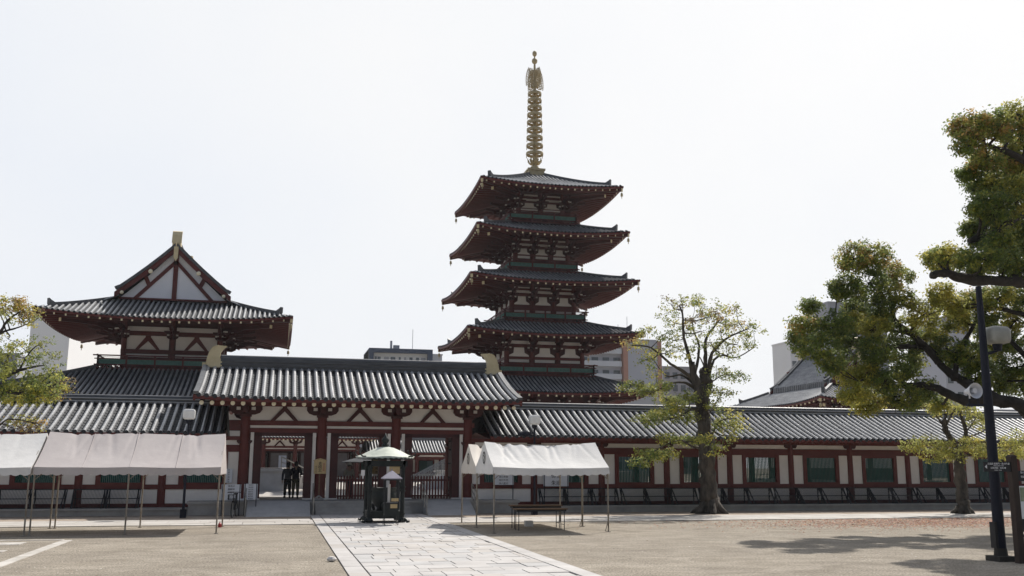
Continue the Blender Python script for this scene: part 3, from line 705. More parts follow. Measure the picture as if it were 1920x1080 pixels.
# ------------------------------------------------------------------ pagoda
def build_pagoda():
    g = thing('five_storey_pagoda', 'tall five-storey red pagoda with a gilt ringed spire, behind the gallery', 'pagoda', (21.55, 81.5, 0))
    mb = MB(); mb.box(-7.4, 7.4, -7.4, 7.4, .25, 1.5); mb.box(-7.55, 7.55, -7.55, 7.55, 1.5, 1.68); part('podium', mb, STONE2, g)
    T = [ # eave half, mid z, lift, wall half, floor, vtop, slope a,b, bands, bell
        (8.1, 7.8, .42, 3.9, 1.68, 4.1, .33, .0125, [(6.3, 6.55), (5.3, 5.7)], None),
        (7.4, 12.55, .42, 3.35, 9.4, 3.9, .33, .01, [(12.15, 12.42), (10.62, 10.85)], (11.1, 11.85)),
        (7.17, 16.95, .45, 2.8, 14.0, 4.15, .33, .005, [(17.0, 17.12), (16.6, 16.82), (14.9, 15.1)], (15.6, 16.3)),
        (6.58, 21.18, .45, 2.4, 18.45, 3.6, .38, .005, [(21.28, 21.42), (20.8, 21.02), (19.72, 19.92)], (20.05, 20.58)),
        (6.2, 25.3, .36, 2.05, 22.75, 5.45, .37, .014, [(25.40, 25.53), (24.95, 25.15), (23.97, 24.22)], (24.3, 24.76))]
    for i, (h, z, lf, wl, fl, vt, a, b, bands, bell) in enumerate(T):
        st = storey(g, wl, fl, z+.17*(h-wl), 3 if i < 4 else 2, bands, bell)
        eaves(g, h, lambda v, z=z, a=a, b=b: z+a*v+b*v*v, lf, 20, wl, vt, vis=(0,), rows=6)
        cloud_brackets(g, wl, z-1.05, 3 if i < 4 else 2, min(2.4, (h-wl)*.5))
        if i:
            bh = (0, 4.05, 3.5, 3.0, 2.95)[i]
            mb = MB(); mb.box(-bh-.1, bh+.1, -bh-.1, bh+.1, fl-.02, fl+.08); part('balcony_floor', mb, REDD, g)
            railing(g, bh, fl+.08, .95)
    # spire
    zb = 27.3
    mb = MB(); mb.box(-.72, .72, -.72, .72, zb, 28.25); mb.box(-.80, .80, -.80, .80, 28.25, 28.42)
    sp = part('spire', mb, SPIRE, g)
    mb = MB(); mb.lathe([(.50, 28.42), (.48, 28.6), (.34, 28.78), (.2, 28.85), (.2, 28.95), (.30, 29.05)], n=20); part('dome', mb, SPIRE, sp, sm=False)
    mb = MB()
    for k in range(8):
        an = k*math.pi/4; c, s = math.cos(an), math.sin(an)
        P = [(.2, 28.95), (.45, 29.02), (.62, 29.22), (.66, 29.5)]; 
        for (r1, z1), (r2, z2), w_ in zip(P, P[1:], (.34, .26, .12)): mb.beam((r1*c, r1*s, z1), (r2*c, r2*s, z2), w_, .04)
        an += math.pi/8; c, s = math.cos(an), math.sin(an); mb.beam((.4*c, .4*s, 29.05), (.55*c, .55*s, 29.42), .12, .04)
    part('lotus_petals', mb, SPIRE, sp)
    mb = MB(); mb.cyl(0, 0, 28.8, 36.3, .20, .15, 12); mb.cyl(0, 0, 36.3, 38.6, .15, .10, 10); mb.cyl(0, 0, 38.6, 39.8, .07, .06, 8); part('shaft', mb, SPIRE, sp)
    zs = [30.0, 30.77, 31.53, 32.28, 33.0, 33.72, 34.42, 35.1, 35.76]
    for k, z in enumerate(zs):
        R = .80-.02*k
        mb = MB()
        mb.lathe([(R*.97, -.15), (R, -.02), (R*.97, .1), (R*.90, .1), (R*.93, -.02), (R*.90, -.15), (R*.97, -.15)], (0, 0, z), 24, caps=False)
        for j in range(8):
            an = j*math.pi/4; mb.beam((.15*math.cos(an), .15*math.sin(an), z+.1), (R*.95*math.cos(an), R*.95*math.sin(an), z+.02), .10, .05)
            mb.cyl(R*.98*math.cos(an+.2), R*.98*math.sin(an+.2), z-.34, z-.13, .03, n=5)
        mb.lathe([(.30, .28), (.34, .12), (.30, .05)], (0, 0, z), 12)
        mb.lathe([(R*.62, .16), (R*.66, .10), (.3, .28)], (0, 0, z), 16)
        part('ring', mb, SPIRE, sp)
    # openwork flames, four vanes
    random.seed(3); mb = MB()
    for k in range(4):
        an = k*math.pi/2+.4; c, s = math.cos(an), math.sin(an)
        F = lambda r, z: (r*c, r*s, z)
        for row in range(9):
            z = 36.3+row*.205; rm = .88*math.sqrt(max(.05, 1-((row-2.0)/8.2)**2))
            pts = [F(.08+rm*t, z+.09*math.sin(t*9+row)+.12*t) for t in (0, .2, .4, .6, .8, 1)]
            mb.tube(pts, [.06, .055, .05, .05, .045, .03], 4)
            for t in (.25, .5, .75, 1): mb.tube([F(.08+rm*t, z), F(.08+rm*t+.06, z+.12), F(.08+rm*t-.03, z+.24)], [.05, .045, .025], 4)
    part('flame_finial', mb, SPIRE, sp)
    part('jewel', MB().ball((0, 0, 38.95), .27, 12, 1.1), SPIRE, sp); part('jewel', MB().ball((0, 0, 39.68), .22, 12, 1.3), SPIRE, sp)
    return g

def gable_end(parent, hw, y, z0, z1, s, zf, hx, vcut):
    """triangular end wall at local y, base half width hw, with red beams; s: outward sign"""
    y_ = y
    mb = MB(); mb.prism([(-hw, y_, z0), (hw, y_, z0), (hw*.5, y_, z0+(z1-z0)*.46), (0, y_, z1), (-hw*.5, y_, z0+(z1-z0)*.46)], (0, -.05, 0), (0, .05, 0))
    w = part('gable_wall', mb, PLAST_SKYLIT, parent)
    mb = MB(); yy = y_+s*.09
    mb.beam((0, yy, z0), (0, yy, z1), .34, .12, up=(0, 1, 0))
    for q in (-1, 1):
        mb.beam((q*hw*.72, yy, z0), (0, yy, z1-.9), .26, .12, up=(0, 1, 0)); mb.beam((q*hw*.48, yy, z0+1.15), (q*hw*.55, yy, z0+1.75), .3, .14, up=(0, 1, 0))
    mb.beam((-hw, yy, z0+.02), (hw, yy, z0+.02), .2, .14)
    part('gable_beam', mb, RED, w)
    return w
def irimoya_top(g, roof, rfs, gab, hx, zf, vtop, wally, ztop, shz=1.0):
    """bargeboards, verge tiles, ridge and gable ends of a hip-and-gable roof whose ridge runs along Y"""
    for s in (-1, 1):
        yb = s*(gab-.02)
        mb = MB(); tb = MB(); q_ = hx-vtop; vs_ = [vtop+.0, vtop+.06*q_, vtop+.25*q_, vtop+.5*q_, vtop+.75*q_, hx-.05]
        for q in (-1, 1):
            pts = [Vector((q*(hx-vtop+.34), yb, zf(vtop)-.50))]+[Vector((q*(hx-v), yb, zf(v)-.22)) for v in vs_]
            for a, b in zip(pts, pts[1:]): mb.beam(a, b+(b-a)*.03, .42, .14, up=(0, 1, 0)) if False else mb.prism([a+Z3*-.25, b+Z3*-.25, b+Z3*.18, a+Z3*.18], (0, -.07, 0), (0, .07, 0))
            pts = [Vector((q*(hx-v), yb-s*.02, zf(v)+.10)) for v in vs_]
            for a, b in zip(pts, pts[1:]): tb.beam(a, b+(b-a)*.03, .36, .2)
            e = (pts[0]-pts[1]).normalized(); tb.beam(pts[0]+Z3*.02, pts[0]+e*.38+Z3*.10, .32, .24)
            pts = [Vector((q*(hx-v), yb-s*.75, zf(v)+.16)) for v in vs_[1:]]
            for a, b in zip(pts, pts[1:]): tb.beam(a, b+(b-a)*.03, .28, .28)
        part('bargeboard', mb, RED, roof); part('verge_tiles', tb, RTILE, roof)
        z0 = zf(vtop-.05)-.05; hw = hx-vtop+.05
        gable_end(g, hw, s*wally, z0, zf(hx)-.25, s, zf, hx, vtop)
        mb = MB(); yy = s*(gab+.10)
        mb.prism([(-.16, yy, ztop-.1), (.16, yy, ztop-.1), (.16, yy, ztop-.95), (0, yy, ztop-1.25), (-.16, yy, ztop-.95)], (0, -.05, 0), (0, .05, 0))
        part('gable_pendant', mb, GOLD, roof)
        for q in (-1, 1):
            v = (vtop+hx)/2+.2; part('beam_end_cap', MB().ball((q*(hx-v), yy, zf(v)-.45), .17, 8), CREAM, roof); part('beam_end_cap', MB().ball((q*(hx-vtop-.2), yy, zf(vtop+.35)-.62), .14, 8), CREAM, roof)
    mb = MB(); rib_ridge(mb, (0, -gab, ztop-.1), (0, gab, ztop-.1), .5, .5, 5); part('ridge', mb, RTILE, roof)
    shibi('ridge_ornament', roof, (0, -gab+.25, ztop-.1), 1.0*shz, 1, math.pi/2, thick=.62, hgt=1.3); shibi('ridge_ornament', roof, (0, gab-.25, ztop-.1), 1.0*shz, -1, math.pi/2, thick=.62, hgt=1.3)

def build_hall():
    g = thing('temple_hall', 'two-tiered red temple hall with a white gable, behind the left end of the gate', 'hall', (-8.2, 81.5, 0))
    mb = MB(); mb.box(-8.9, 8.9, -8.9, 8.9, .25, 1.65); mb.box(-9.05, 9.05, -9.05, 9.05, 1.65, 1.85)
    for k in range(9): mb.box(-8.95+k*2.2, -8.90+k*2.2, -8.93, -8.9, .25, 1.65)
    pod = part('podium', mb, STONE2, g)
    mb = MB()
    for i in range(8): mb.box(9.06+.34*i, 9.06+.34*(i+1), -1.8, 1.8, .0, .25+.2*(8-i))
    part('stair', mb, STONEL, g)
    mb = MB()
    for yy in (-1.9, -.6, .6, 1.9):
        mb.tube([(8.6, yy, 2.75), (12.2, yy, 1.0)], .035, 6); mb.tube([(8.6, yy, 2.35), (12.2, yy, .65)], .03, 6)
        for t in (0, .33, .66, 1): x = 8.6+3.6*t; mb.cyl(x, yy, 1.85-1.7*t, 2.78-1.75*t, .03, n=6)
    part('handrail', mb, STEEL, g)
    # lower storey
    st = storey(g, 6.2, 1.85, 6.9, 4, [(2.4, 4.6), (5.4, 6.1)], None)
    rf, rr = eaves(g, 11.5, lambda v: 6.62+.345*v+.006*v*v, .45, 30, 6.2, 6.4, vis=(), rows=7)
    cloud_brackets(g, 6.2, 5.6, 4, 2.2)
    # upper storey
    storey(g, 3.55, 8.95, 13.3, 2, [(12.15, 12.5), (10.15, 10.4)], None, (10.75, 11.8))
    mb = MB(); mb.box(-5.1, 5.1, -5.1, 5.1, 8.98, 9.1); part('balcony_floor', mb, REDD, g)
    railing(g, 5.0, 9.1, .98)
    zf = lambda v: 12.45+.40*v+.003*v*v if v < 5.02 else 15.15+.78*(v-5.02)+.03*(v-5.02)**2
    roof, rfs = eaves(g, 8.9, zf, .5, 24, 3.55, 4.7, vis=(0,), rows=8, gab=5.1, sp=.36, brk=5.02)
    cloud_brackets(g, 3.55, 11.55, 2, 2.6)
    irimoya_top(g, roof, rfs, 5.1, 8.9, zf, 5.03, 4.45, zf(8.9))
    return g
def build_south_gate():
    g = thing('two_storey_gate', 'distant hip-and-gable roofed gate behind the right part of the gallery roof', 'gate', (50.2, 81.5, 0))
    mb = MB(); mb.box(-5.5, 5.5, -7.8, 7.8, .25, 1.0); part('podium', mb, STONE, g)
    storey(g, 3.4, 1.0, 7.8, 2, [(2, 4), (5.2, 6.2), (6.6, 7.1)], None, bh2=5.8)
    zf = lambda v: 7.55+.50*v if v < 3.05 else 9.55+.80*(v-3.05)+.035*(v-3.05)**2
    roof, rfs = eaves(g, (6.3, 8.6), zf, .42, 18, (3.4, 5.8), 3.0, vis=(0,), rows=6, gab=4.9, sp=.34, brk=3.05)
    cloud_brackets(g, 3.4, 6.6, 2, 1.5, bh2=5.8)
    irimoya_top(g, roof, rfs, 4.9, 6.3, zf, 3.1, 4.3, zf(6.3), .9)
    return g

# ------------------------------------------------------------------ tents
def tent(label, cat, loc, W, D, eave, ridge, cloth_m, bays, splay=False, emblem=False, sag=.05, group=None, seams=True, seed=1, rz=0, fs=1.0):
    """event tent: origin at ground centre; ridge along X"""
    rnd = random.Random(seed)
    g = thing('event_tent', label, cat, loc, rz, group)
    hx, hy = W/2, D/2; nx, ny = 90, 14
    mb = MB()
    def zf(x, t):  # t 0 eave .. 1 ridge
        bay = abs(((x+hx)/(W/bays)) % 1-.5)*2
        return eave+(ridge-eave)*t-sag*(1-bay**2)*(.45+.55*t) - .06*math.sin(math.pi*t)
    folds = [(rnd.uniform(-hx*.8, hx*.8), rnd.uniform(.035, .10), rnd.uniform(.015, .045), rnd.uniform(-.5, .5)) for _ in range(14)]
    def wr(x, t):
        z = 0
        for fx, fw, fh, sl_ in folds: z -= fs*fh*math.exp(-((x-fx-sl_*(1-t))/fw)**2)*max(0, t-.15)
        return z + .006*math.sin(x*3.1+t*4)
    for s in (-1, 1):
        G = [[(-hx+W*i/nx, s*hy*(1-j/ny), zf(-hx+W*i/nx, j/ny)+wr(-hx+W*i/nx, j/ny)) for i in range(nx+1)] for j in range(ny+1)]
        for a, b in zip(G, G[1:]): mb.strip(a, b)
    can = part('canopy', mb, cloth_m, g, sm=True)
    # scalloped valance
    mb = MB(); vh = .20
    for s in (-1, 1):
        n = int(W/.28)*6; P = []; Q = []
        for i in range(n+1):
            x = -hx+W*i/n; ph = (x/.28) % 1
            P.append((x, s*(hy+.005), zf(x, 0))); Q.append((x, s*(hy+.03+.012*math.sin(x*7)), zf(x, 0)-vh-.05*abs(math.sin(math.pi*ph))))
        mb.strip(P, Q)
    for s in (-1, 1):
        n = int(D/.26)*6; P = []; Q = []
        for i in range(n+1):
            y = -hy+D*i/n; t = 1-abs(y)/hy
            P.append((s*hx, y, zf(s*hx, t))); Q.append((s*(hx+.012*math.sin(y*8)), y, eave-vh-.05*abs(math.sin(math.pi*((y/.26) % 1)))))
        mb.strip(P, Q)
    part('valance', mb, cloth_m, g)
    if seams:
        for k in range(1, bays*2):
            x = -hx+W*k/(bays*2)
            part('seam', MB().tube([(x, -hy*(1-t), zf(x, t)+.004) for t in (0, .25, .5, .75, 1)], .009, 4), cloth_m, can)
    if emblem:
        for s in (-1,):
            mb = MB(); x = s*(hx+.012); c = (0, eave+.36*(ridge-eave))
            for k in range(24):
                a, b = 2*math.pi*k/24, 2*math.pi*(k+1)/24
                mb.quad(*[(x, c[0]+r*math.cos(t), c[1]+r*math.sin(t)) for r, t in ((.15, a), (.21, a), (.21, b), (.15, b))])
            for k in range(3):
                an = 2*math.pi*k/3+.5
                for j in range(6):
                    t0 = an+.22*j; r_ = .10-.006*j; w_ = .055*(1-j/6.5)
                    mb.quad(*[(x, c[0]+r*math.cos(t), c[1]+r*math.sin(t)) for r, t in ((r_-w_, t0), (r_+w_*.6, t0), (r_+w_*.5, t0+.24), (r_-w_*.8, t0+.24))])
            part('painted_crest', mb, INK, can)
    # frame
    legs = [-hx+.04+(W-.08)*k/bays for k in range(bays+1)]
    for x in legs:
        for y in (-hy+.03, hy-.03):
            mb = MB(); mb.tube([(x, y, .02), (x, y, eave-.03)], .026, 8); mb.box(x-.06, x+.06, y-.06, y+.06, 0, .02)
            mb.tube([(x, y, .5), (x, y, .56)], .036, 8)
            mb.tube([(x, y, eave-.42), (x, y*.72, eave-.06+.28*(ridge-eave))], .014, 6)
            sx = 1 if x < hx-.1 else -1
            mb.tube([(x, y, eave-.4), (x+sx*.38, y, eave-.06)], .014, 6)
            if splay and x > 0: mb.tube([(x, y, .38), (x-.13, y-.05, .02)], .014, 6)
            part('leg', mb, RUST, g)
    mb = MB()
    for y in (-hy+.03, hy-.03): mb.tube([(-hx+.03, y, eave-.05), (hx-.03, y, eave-.05)], .018, 6)
    mb.tube([(-hx+.03, 0, ridge-.10), (hx-.03, 0, ridge-.10)], .018, 6)
    for x in legs:
        for s in (-1, 1): mb.tube([(x, s*(hy-.03), eave-.05), (x, 0, ridge-.10)], .018, 6)
    part('frame', mb, RUST, g)
    return g
def folding_table(label, loc, L=1.85, rz=0, h=.72):
    g = thing('folding_table', label, 'table', loc, rz, 'folding tables under the small white tents')
    part('tabletop', MB().box(-L/2, L/2, -.26, .26, h-.035, h), WOOD, g)
    part('apron', MB().box(-L/2+.05, L/2-.05, -.22, .22, h-.10, h-.036), BLACK, g)
    for sx in (-1, 1):
        for sy in (-1, 1):
            x = sx*(L/2-.12); y = sy*.2
            part('leg', MB().tube([(x, y, 0), (x, y, h-.09)], .014, 6), POLE, g)
        part('stretcher', MB().tube([(sx*(L/2-.12), -.2, .18), (sx*(L/2-.12), .2, .18)], .011, 6), POLE, g)
    return g

# ------------------------------------------------------------------ incense burner shelter and lantern
def build_burner():
    g = thing('incense_burner', 'bronze incense burner under a pale copper canopy on four posts, on the stone path', 'incense burner', (4.08, 38.1, .03))
    mb = MB()
    n = 8; prof = [(0.05, 2.84), (.32, 2.79), (.62, 2.66), (.86, 2.52), (1.02, 2.45), (1.10, 2.44)]
    rings = []
    m_ = 64
    for r, z in prof:
        rings.append(mb.add([(r*math.cos(2*math.pi*j/m_)*(1+.035*(abs(math.sin(4*math.pi*j/m_+math.pi/2))**3)*(r/1.2)), r*math.sin(2*math.pi*j/m_), z+(.03*abs(math.sin(math.pi*j/2)) if r > 1.2 else 0)+.05*(r/1.22)**4*max(0, math.cos(4*2*math.pi*j/m_))) for j in range(m_)]))
    for a, b in zip(rings, rings[1:]):
        for j in range(m_): mb.face((a+j, a+(j+1) % m_, b+(j+1) % m_, b+j))
    for j in range(m_):
        an = 2*math.pi*j/m_
    lo = mb.add([(1.09*math.cos(2*math.pi*j/m_), 1.09*math.sin(2*math.pi*j/m_), 2.37+(.035 if j % 2 else 0)) for j in range(m_)])
    for j in range(m_): mb.face((rings[-1]+j, rings[-1]+(j+1) % m_, lo+(j+1) % m_, lo+j))
    roof = part('canopy', mb, COPPER, g, sm=True)
    for k in range(4):
        mb = MB(); an = k*math.pi/2+math.pi/4; c, s = math.cos(an), math.sin(an)
        pts = [(r*c, r*s, z) for r, z in ((1.15, 2.46), (1.32, 2.46), (1.46, 2.53), (1.50, 2.64), (1.44, 2.71), (1.38, 2.67))]
        mb.tube(pts, [.03, .028, .025, .02, .018, .012], 6)
        part('corner_scroll', mb, BRONZE, roof)
    mb = MB(); mb.lathe([(.10, 2.84), (.15, 2.88), (.15, 2.92), (.07, 2.95), (.11, 3.0), (.15, 3.07), (.12, 3.15), (.05, 3.24), (.01, 3.36)], n=14)
    part('jewel_finial', mb, BRONZE, roof, sm=True)
    mb = MB(); mb.lathe([(1.16, 2.37), (.8, 2.34), (.1, 2.5)], n=24, caps=False)
    for k in range(-1, 2, 2):
        mb.box(-.78, .78, k*.72-.06, k*.72+.06, 2.08, 2.30); mb.box(k*.66-.06, k*.66+.06, -.78, .78, 2.08, 2.30)
    part('roof_beam', mb, BRONZE, g)
    for sx in (-1, 1):
        for sy in (-1, 1):
            mb = MB(); x, y = sx*.62, sy*.72
            mb.cyl(x, y, .12, 2.15, .085, .075, 12)
            for z in (.3, 1.15, 1.3, 2.0): mb.cyl(x, y, z, z+.05, .11, n=12)
            mb.lathe([(.13, .02), (.16, .10), (.10, .20)], (x, y, 0), 10)
            mb.tube([(x+sx*.05, y+sy*.03, .16), (x+sx*.12, y+sy*.08, .12), (x+sx*.19, y+sy*.11, .04), (x+sx*.26, y+sy*.13, .05), (x+sx*.25, y+sy*.12, .10)], [.06, .05, .05, .035, .02], 6)
            part('post', mb, BRONZE, g)
    mb = MB(); mb.box(-.62, .62, -.76, -.68, .16, .42); mb.box(-.62, .62, .68, .76, .16, .42); mb.box(-.66, -.58, -.72, .72, .16, .42); mb.box(.58, .66, -.72, .72, .16, .42)
    mb.box(-.6, .6, -.70, .70, .36, .42)
    part('base_frame', mb, BRONZE, g)
    mb = MB(); mb.lathe([(.30, .42), (.26, .52), (.40, .66), (.50, .86), (.50, 1.05), (.44, 1.16), (.50, 1.24), (.52, 1.28), (.45, 1.28), (.42, 1.14), (.2, 1.1), (.01, 1.1)], n=24)
    for k in range(3):
        an = k*2.094+.4; mb.tube([(.3*math.cos(an), .3*math.sin(an), .75), (.5*math.cos(an), .5*math.sin(an), .6), (.42*math.cos(an), .42*math.sin(an), .43)], [.1, .08, .06], 8)
    for sx in (-1, 1): mb.tube([(sx*.48, 0, 1.15), (sx*.62, 0, 1.25), (sx*.62, 0, 1.45), (sx*.52, 0, 1.55)], .035, 8)
    part('cauldron', mb, BRONZE, g, sm=True)
    mb = MB(); mb.beam((.10, -.70, 1.98), (.5, -.70, 1.98), .02, .34); 
    part('hanging_plaque', mb, WOODL, g)
    # candle lantern in front
    l = thing('candle_lantern', 'small roofed candle lantern on thin legs in front of the incense burner', 'lantern', (4.12, 36.05, .035))
    mb = MB(); mb.lathe([(.50, 1.66), (.30, 1.78), (.10, 1.90), (.03, 1.93), (.03, 2.0)], n=4); mb.lathe([(.50, 1.66), (.50, 1.63), (.3, 1.66)], n=4)
    part('roof', mb.mesh('roof', LILAC), None, l, rz=math.pi/4)
    mb = MB()
    for sx in (-1, 1):
        for sy in (-1, 1): mb.box(sx*.24-.022, sx*.24+.022, sy*.24-.022, sy*.24+.022, .78, 1.66)
    mb.box(-.27, .27, -.27, .27, .74, .80); mb.box(-.26, .26, -.26, .26, 1.58, 1.63); part('frame', mb, BLACK, l)
    part('box', MB().box(-.25, .25, -.25, .25, .34, .74), LILAC if False else BRONZE, l)
    mb = MB(); mb.cyl(-.08, 0, .8, 1.45, .05, n=8); part('candle', mb, STONEL, l)
    for x in (-.24, .24):
        for y in (-.24, .24): part('leg', MB().tube([(x, y, 0), (x, y, .36)], .016, 6), BLACK, l)
    p1 = MB().box(-.02, .24, -.275, -.262, .84, .95); p2 = MB().box(-.05, .20, -.275, -.262, .60, .74)
    part('label_plate', p1, WOODL, l); part('label_plate', p2, WOODL, l)
    return g

# ------------------------------------------------------------------ barriers, rails, fences
def barrier_proto():
    g = thing('lattice_barrier', 'x', 'barrier')
    W = 1.66; mb = MB()
    a = lambda x, t: (x, .18-.42*t, .76-.76*t+.02)
    mb.beam(a(-W/2, 0), a(W/2, 0), .05, .045); mb.beam(a(-W/2, 1), a(W/2, 1), .05, .045); mb.beam(a(-W/2, .5), a(W/2, .5), .04, .035)
    for s in (-1, 1): mb.beam(a(s*W/2, 0), a(s*W/2, 1), .05, .045, up=(1, 0, 0))
    f = part('frame', mb, BLACK, g)
    mb = MB()
    for i in range(1, 24): x = -W/2+W*i/24; mb.beam(a(x, 0), a(x, 1), .015, .012, up=(1, 0, 0))
    part('bars', mb, BLACK, g)
    for s in (-1, 1):
        m_ = MB(); m_.beam((s*(W/2-.1), .2, .78), (s*(W/2-.1), .20, 0), .05, .05, up=(1, 0, 0)); m_.beam((s*(W/2-.1), .18, .78), (s*(W/2-.1), -.55, .02), .05, .05, up=(1, 0, 0))
        part('brace', m_, BLACK, g)
    return g
def handrail(label, a, b, h=.85, posts=3, m_=STEEL):
    g = thing('handrail', label, 'handrail', a, 0, 'ramp handrails')
    a = Vector(a); d = Vector(b)-a
    mb = MB()
    for z in (h, h*.62, h*.32): mb.tube([Z3*z, d+Z3*z], .02, 8)
    part('rails', mb, m_, g)
    for i in range(posts): p = d*(i/(posts-1)); part('post', MB().tube([p, p+Z3*h], .022, 8), m_, g)
    return g
def picket_fence(label, x0, x1, y, z):
    g = thing('picket_fence', label, 'fence', ((x0+x1)/2, y, z), 0, 'picket fences closing the gate bays')
    W = x1-x0; mb = MB(); mb.box(-W/2, W/2, .03, .08, .10, .17); mb.box(-W/2, W/2, .03, .08, .82, .90); part('rail', mb, RED, g)
    n = int(W/.13); pk = MB(); pk.box(-.036, .036, -.02, .025, .0, 1.02); pk.prism([(-.036, 0, 1.02), (.036, 0, 1.02), (0, 0, 1.08)], (0, -.02, 0), (0, .025, 0)); pm = pk.mesh('picket', RED)
    for i in range(n+1): part('picket', pm, None, g, (-W/2+W*i/n, 0, 0))
    return g

# ------------------------------------------------------------------ lamps, signs
def box_lamp(label, loc, h, group):
    g = thing('lamp_post', label, 'lamp post', loc, 0, group)
    mb = MB(); mb.cyl(0, 0, 0, h-.55, .055, .045, 10); mb.box(-.12, .12, -.12, .12, 0, .35); mb.cyl(0, 0, h-.6, h-.45, .10, .14, 10); part('pole', mb, POLE, g)
    mb = MB(); s = .235
    P = [(s*x, s*y) for x, y in ((1, .62), (.9, .9), (.62, 1), (-.62, 1), (-.9, .9), (-1, .62), (-1, -.62), (-.9, -.9), (-.62, -1), (.62, -1), (.9, -.9), (1, -.62))]
    prev = None
    for q, z in ((.80, -.42), (1, -.36), (1.03, -.1), (.92, -.02), (.75, .0)):
        r = mb.add([(x*q, y*q, h+z) for x, y in P])
        if prev is not None:
            for j in range(12): mb.face((prev+j, prev+(j+1) % 12, r+(j+1) % 12, r+j))
        else: mb.face(tuple(r+j for j in range(12))[::-1])
        prev = r
    mb.face(tuple(prev+j for j in range(12)))
    part('lamp_shade', mb, GLOBE, g); part('bulb', MB().ball((0, 0, h-.25), .05, 8), WHITE, g)
    return g
def big_lamp():
    g = thing('lamp_post', 'tall dark lamp post with a square globe and a loudspeaker, in the right foreground', 'lamp post', (16.78, 20.3, 0))
    mb = MB(); mb.tube([(0, 0, 0), (0, 0, 3.2), (0, 0, 6.6)], [.135, .115, .07], 14); part('pole', mb, POLE, g)
    mb = MB(); mb.box(-.24, .24, -.24, .24, 0, .12); mb.cyl(0, 0, .12, .3, .16, .14, 14); part('base', mb, mat('dark_base_block', (.04, .036, .03), .9, var=.3), g)
    part('switch_box', MB().box(-.18, -.11, -.09, .09, .30, .90), BLACK, g)
    ax, az = .40, 5.02
    mb = MB(); mb.tube([(0, 0, 4.92), (.2, 0, 4.95), (ax, 0, az)], .035, 8); mb.cyl(ax, 0, az-.02, az+.16, .09, .12, 10); arm = part('lamp_arm', mb, POLE, g)
    mb = MB(); s = .27; P = [(s*math.copysign(abs(math.cos(t))**.45, math.cos(t)), s*math.copysign(abs(math.sin(t))**.45, math.sin(t))) for t in [2*math.pi*k/20+.01 for k in range(20)]]
    prev = None
    for q, z in ((.55, .15), (.88, .18), (.98, .26), (1.0, .42), (.97, .50), (.80, .57), (.3, .60)):
        r = mb.add([(ax+x*q, y*q, az+z) for x, y in P])
        if prev is not None:
            for j in range(20): mb.face((prev+j, prev+(j+1) % 20, r+(j+1) % 20, r+j))
        else: mb.face(tuple(r+j for j in range(20))[::-1])
        prev = r
    mb.face(tuple(prev+j for j in range(20)))
    part('lamp_shade', mb, GLOBED, g, sm=True)
    # loudspeaker horn on a lower bracket
    mb = MB(); mb.beam((0, -.02, 3.66), (-.62, -.02, 3.66), .05, .06); mb.tube([(-.55, -.02, 3.66), (-.55, -.02, 3.8), (-.30, -.02, 3.8), (-.30, -.02, 3.66)], .015, 6); part('speaker_bracket', mb, POLE, g)
    mb = MB(); prev = None; N = 20
    for r_, y in ((.05, .22), (.08, .12), (.14, -.02), (.185, -.12), (.19, -.14), (.17, -.125), (.12, -.04), (.075, .0)):
        r = mb.add([(-.43+r_*math.cos(2*math.pi*j/N), y, 4.0+r_*math.sin(2*math.pi*j/N)) for j in range(N)])
        if prev is not None:
            for j in range(N): mb.face((prev+j, prev+(j+1) % N, r+(j+1) % N, r+j))
        prev = r
    mb.tube([(-.43, .05, 4.0), (-.43, -.11, 4.0)], [.05, .065], 12); mb.tube([(-.43, .1, 3.98), (-.43, .1, 3.8)], .02, 6)
    part('loudspeaker', mb, PAPER, g)
    return g
def direction_sign():
    Y0 = 19.75; px_ = at(1905, 960, Y0).x; bl_ = at(1842, 875, Y0); br_ = at(1889, 875, Y0)
    g = thing('signpost', 'dark wooden signpost with white-lettered direction boards at the right edge', 'signpost', (px_, Y0, 0))
    mb = MB(); mb.box(-.08, .08, -.08, .08, 0, 2.42); mb.prism([(-.095, 0, 2.42), (.095, 0, 2.42), (0, 0, 2.48)], (0, -.095, 0), (0, .095, 0)); part('post', mb, mat('dark_brown_timber', (.028, .016, .012), .7, scale=6, col2=(.045, .028, .02), stretch=(4, 4, .5)), g)
    x0, x1, zc = bl_.x-px_, -.08, bl_.z
    b = part('direction_board', MB().box(x0, x1, -.06, -.03, zc-.115, zc+.115), BLACK, g); m_ = (x0+x1)/2+.03
    mb = MB(); mb.prism([(x0+.015, 0, zc), (x0+.07, 0, zc+.045), (x0+.07, 0, zc-.045)], (0, -.068, 0), (0, -.062, 0)); part('arrow', mb, WHITE, b)
    text('lettering', '石鳥居 西重門・南大門 駅', .052, WHITE, b, (m_, -.064, zc+.065)); text('lettering', 'Ishidorii  Saijumon  Station', .026, WHITE, b, (m_, -.064, zc+.022))
    text('lettering', '五智光院・本坊 ●', .052, WHITE, b, (m_-.02, -.064, zc-.03)); text('lettering', 'Gochikoin   Honbo', .026, WHITE, b, (m_-.03, -.064, zc-.078))
    b = part('direction_board', MB().box(.085, .75, -.06, -.03, zc-.33, zc-.09), BLACK, g)
    text('lettering', '亀の池 六時堂', .055, WHITE, b, (.33, -.064, zc-.135)); text('lettering', 'Rokujido Pond', .026, WHITE, b, (.33, -.064, zc-.18)); text('lettering', '聖霊院・南門', .055, WHITE, b, (.33, -.064, zc-.235)); text('lettering', 'Nanmon Gate', .026, WHITE, b, (.33, -.064, zc-.285))
    part('poster_case', MB().box(.085, .80, -.05, .0, 1.0, 1.75), WHITE, g)
    part('poster', MB().box(.115, .77, -.056, -.051, 1.40, 1.72), mat('poster_green', (.16, .24, .12), .5, scale=4, col2=(.40, .42, .30)), g)
    return g
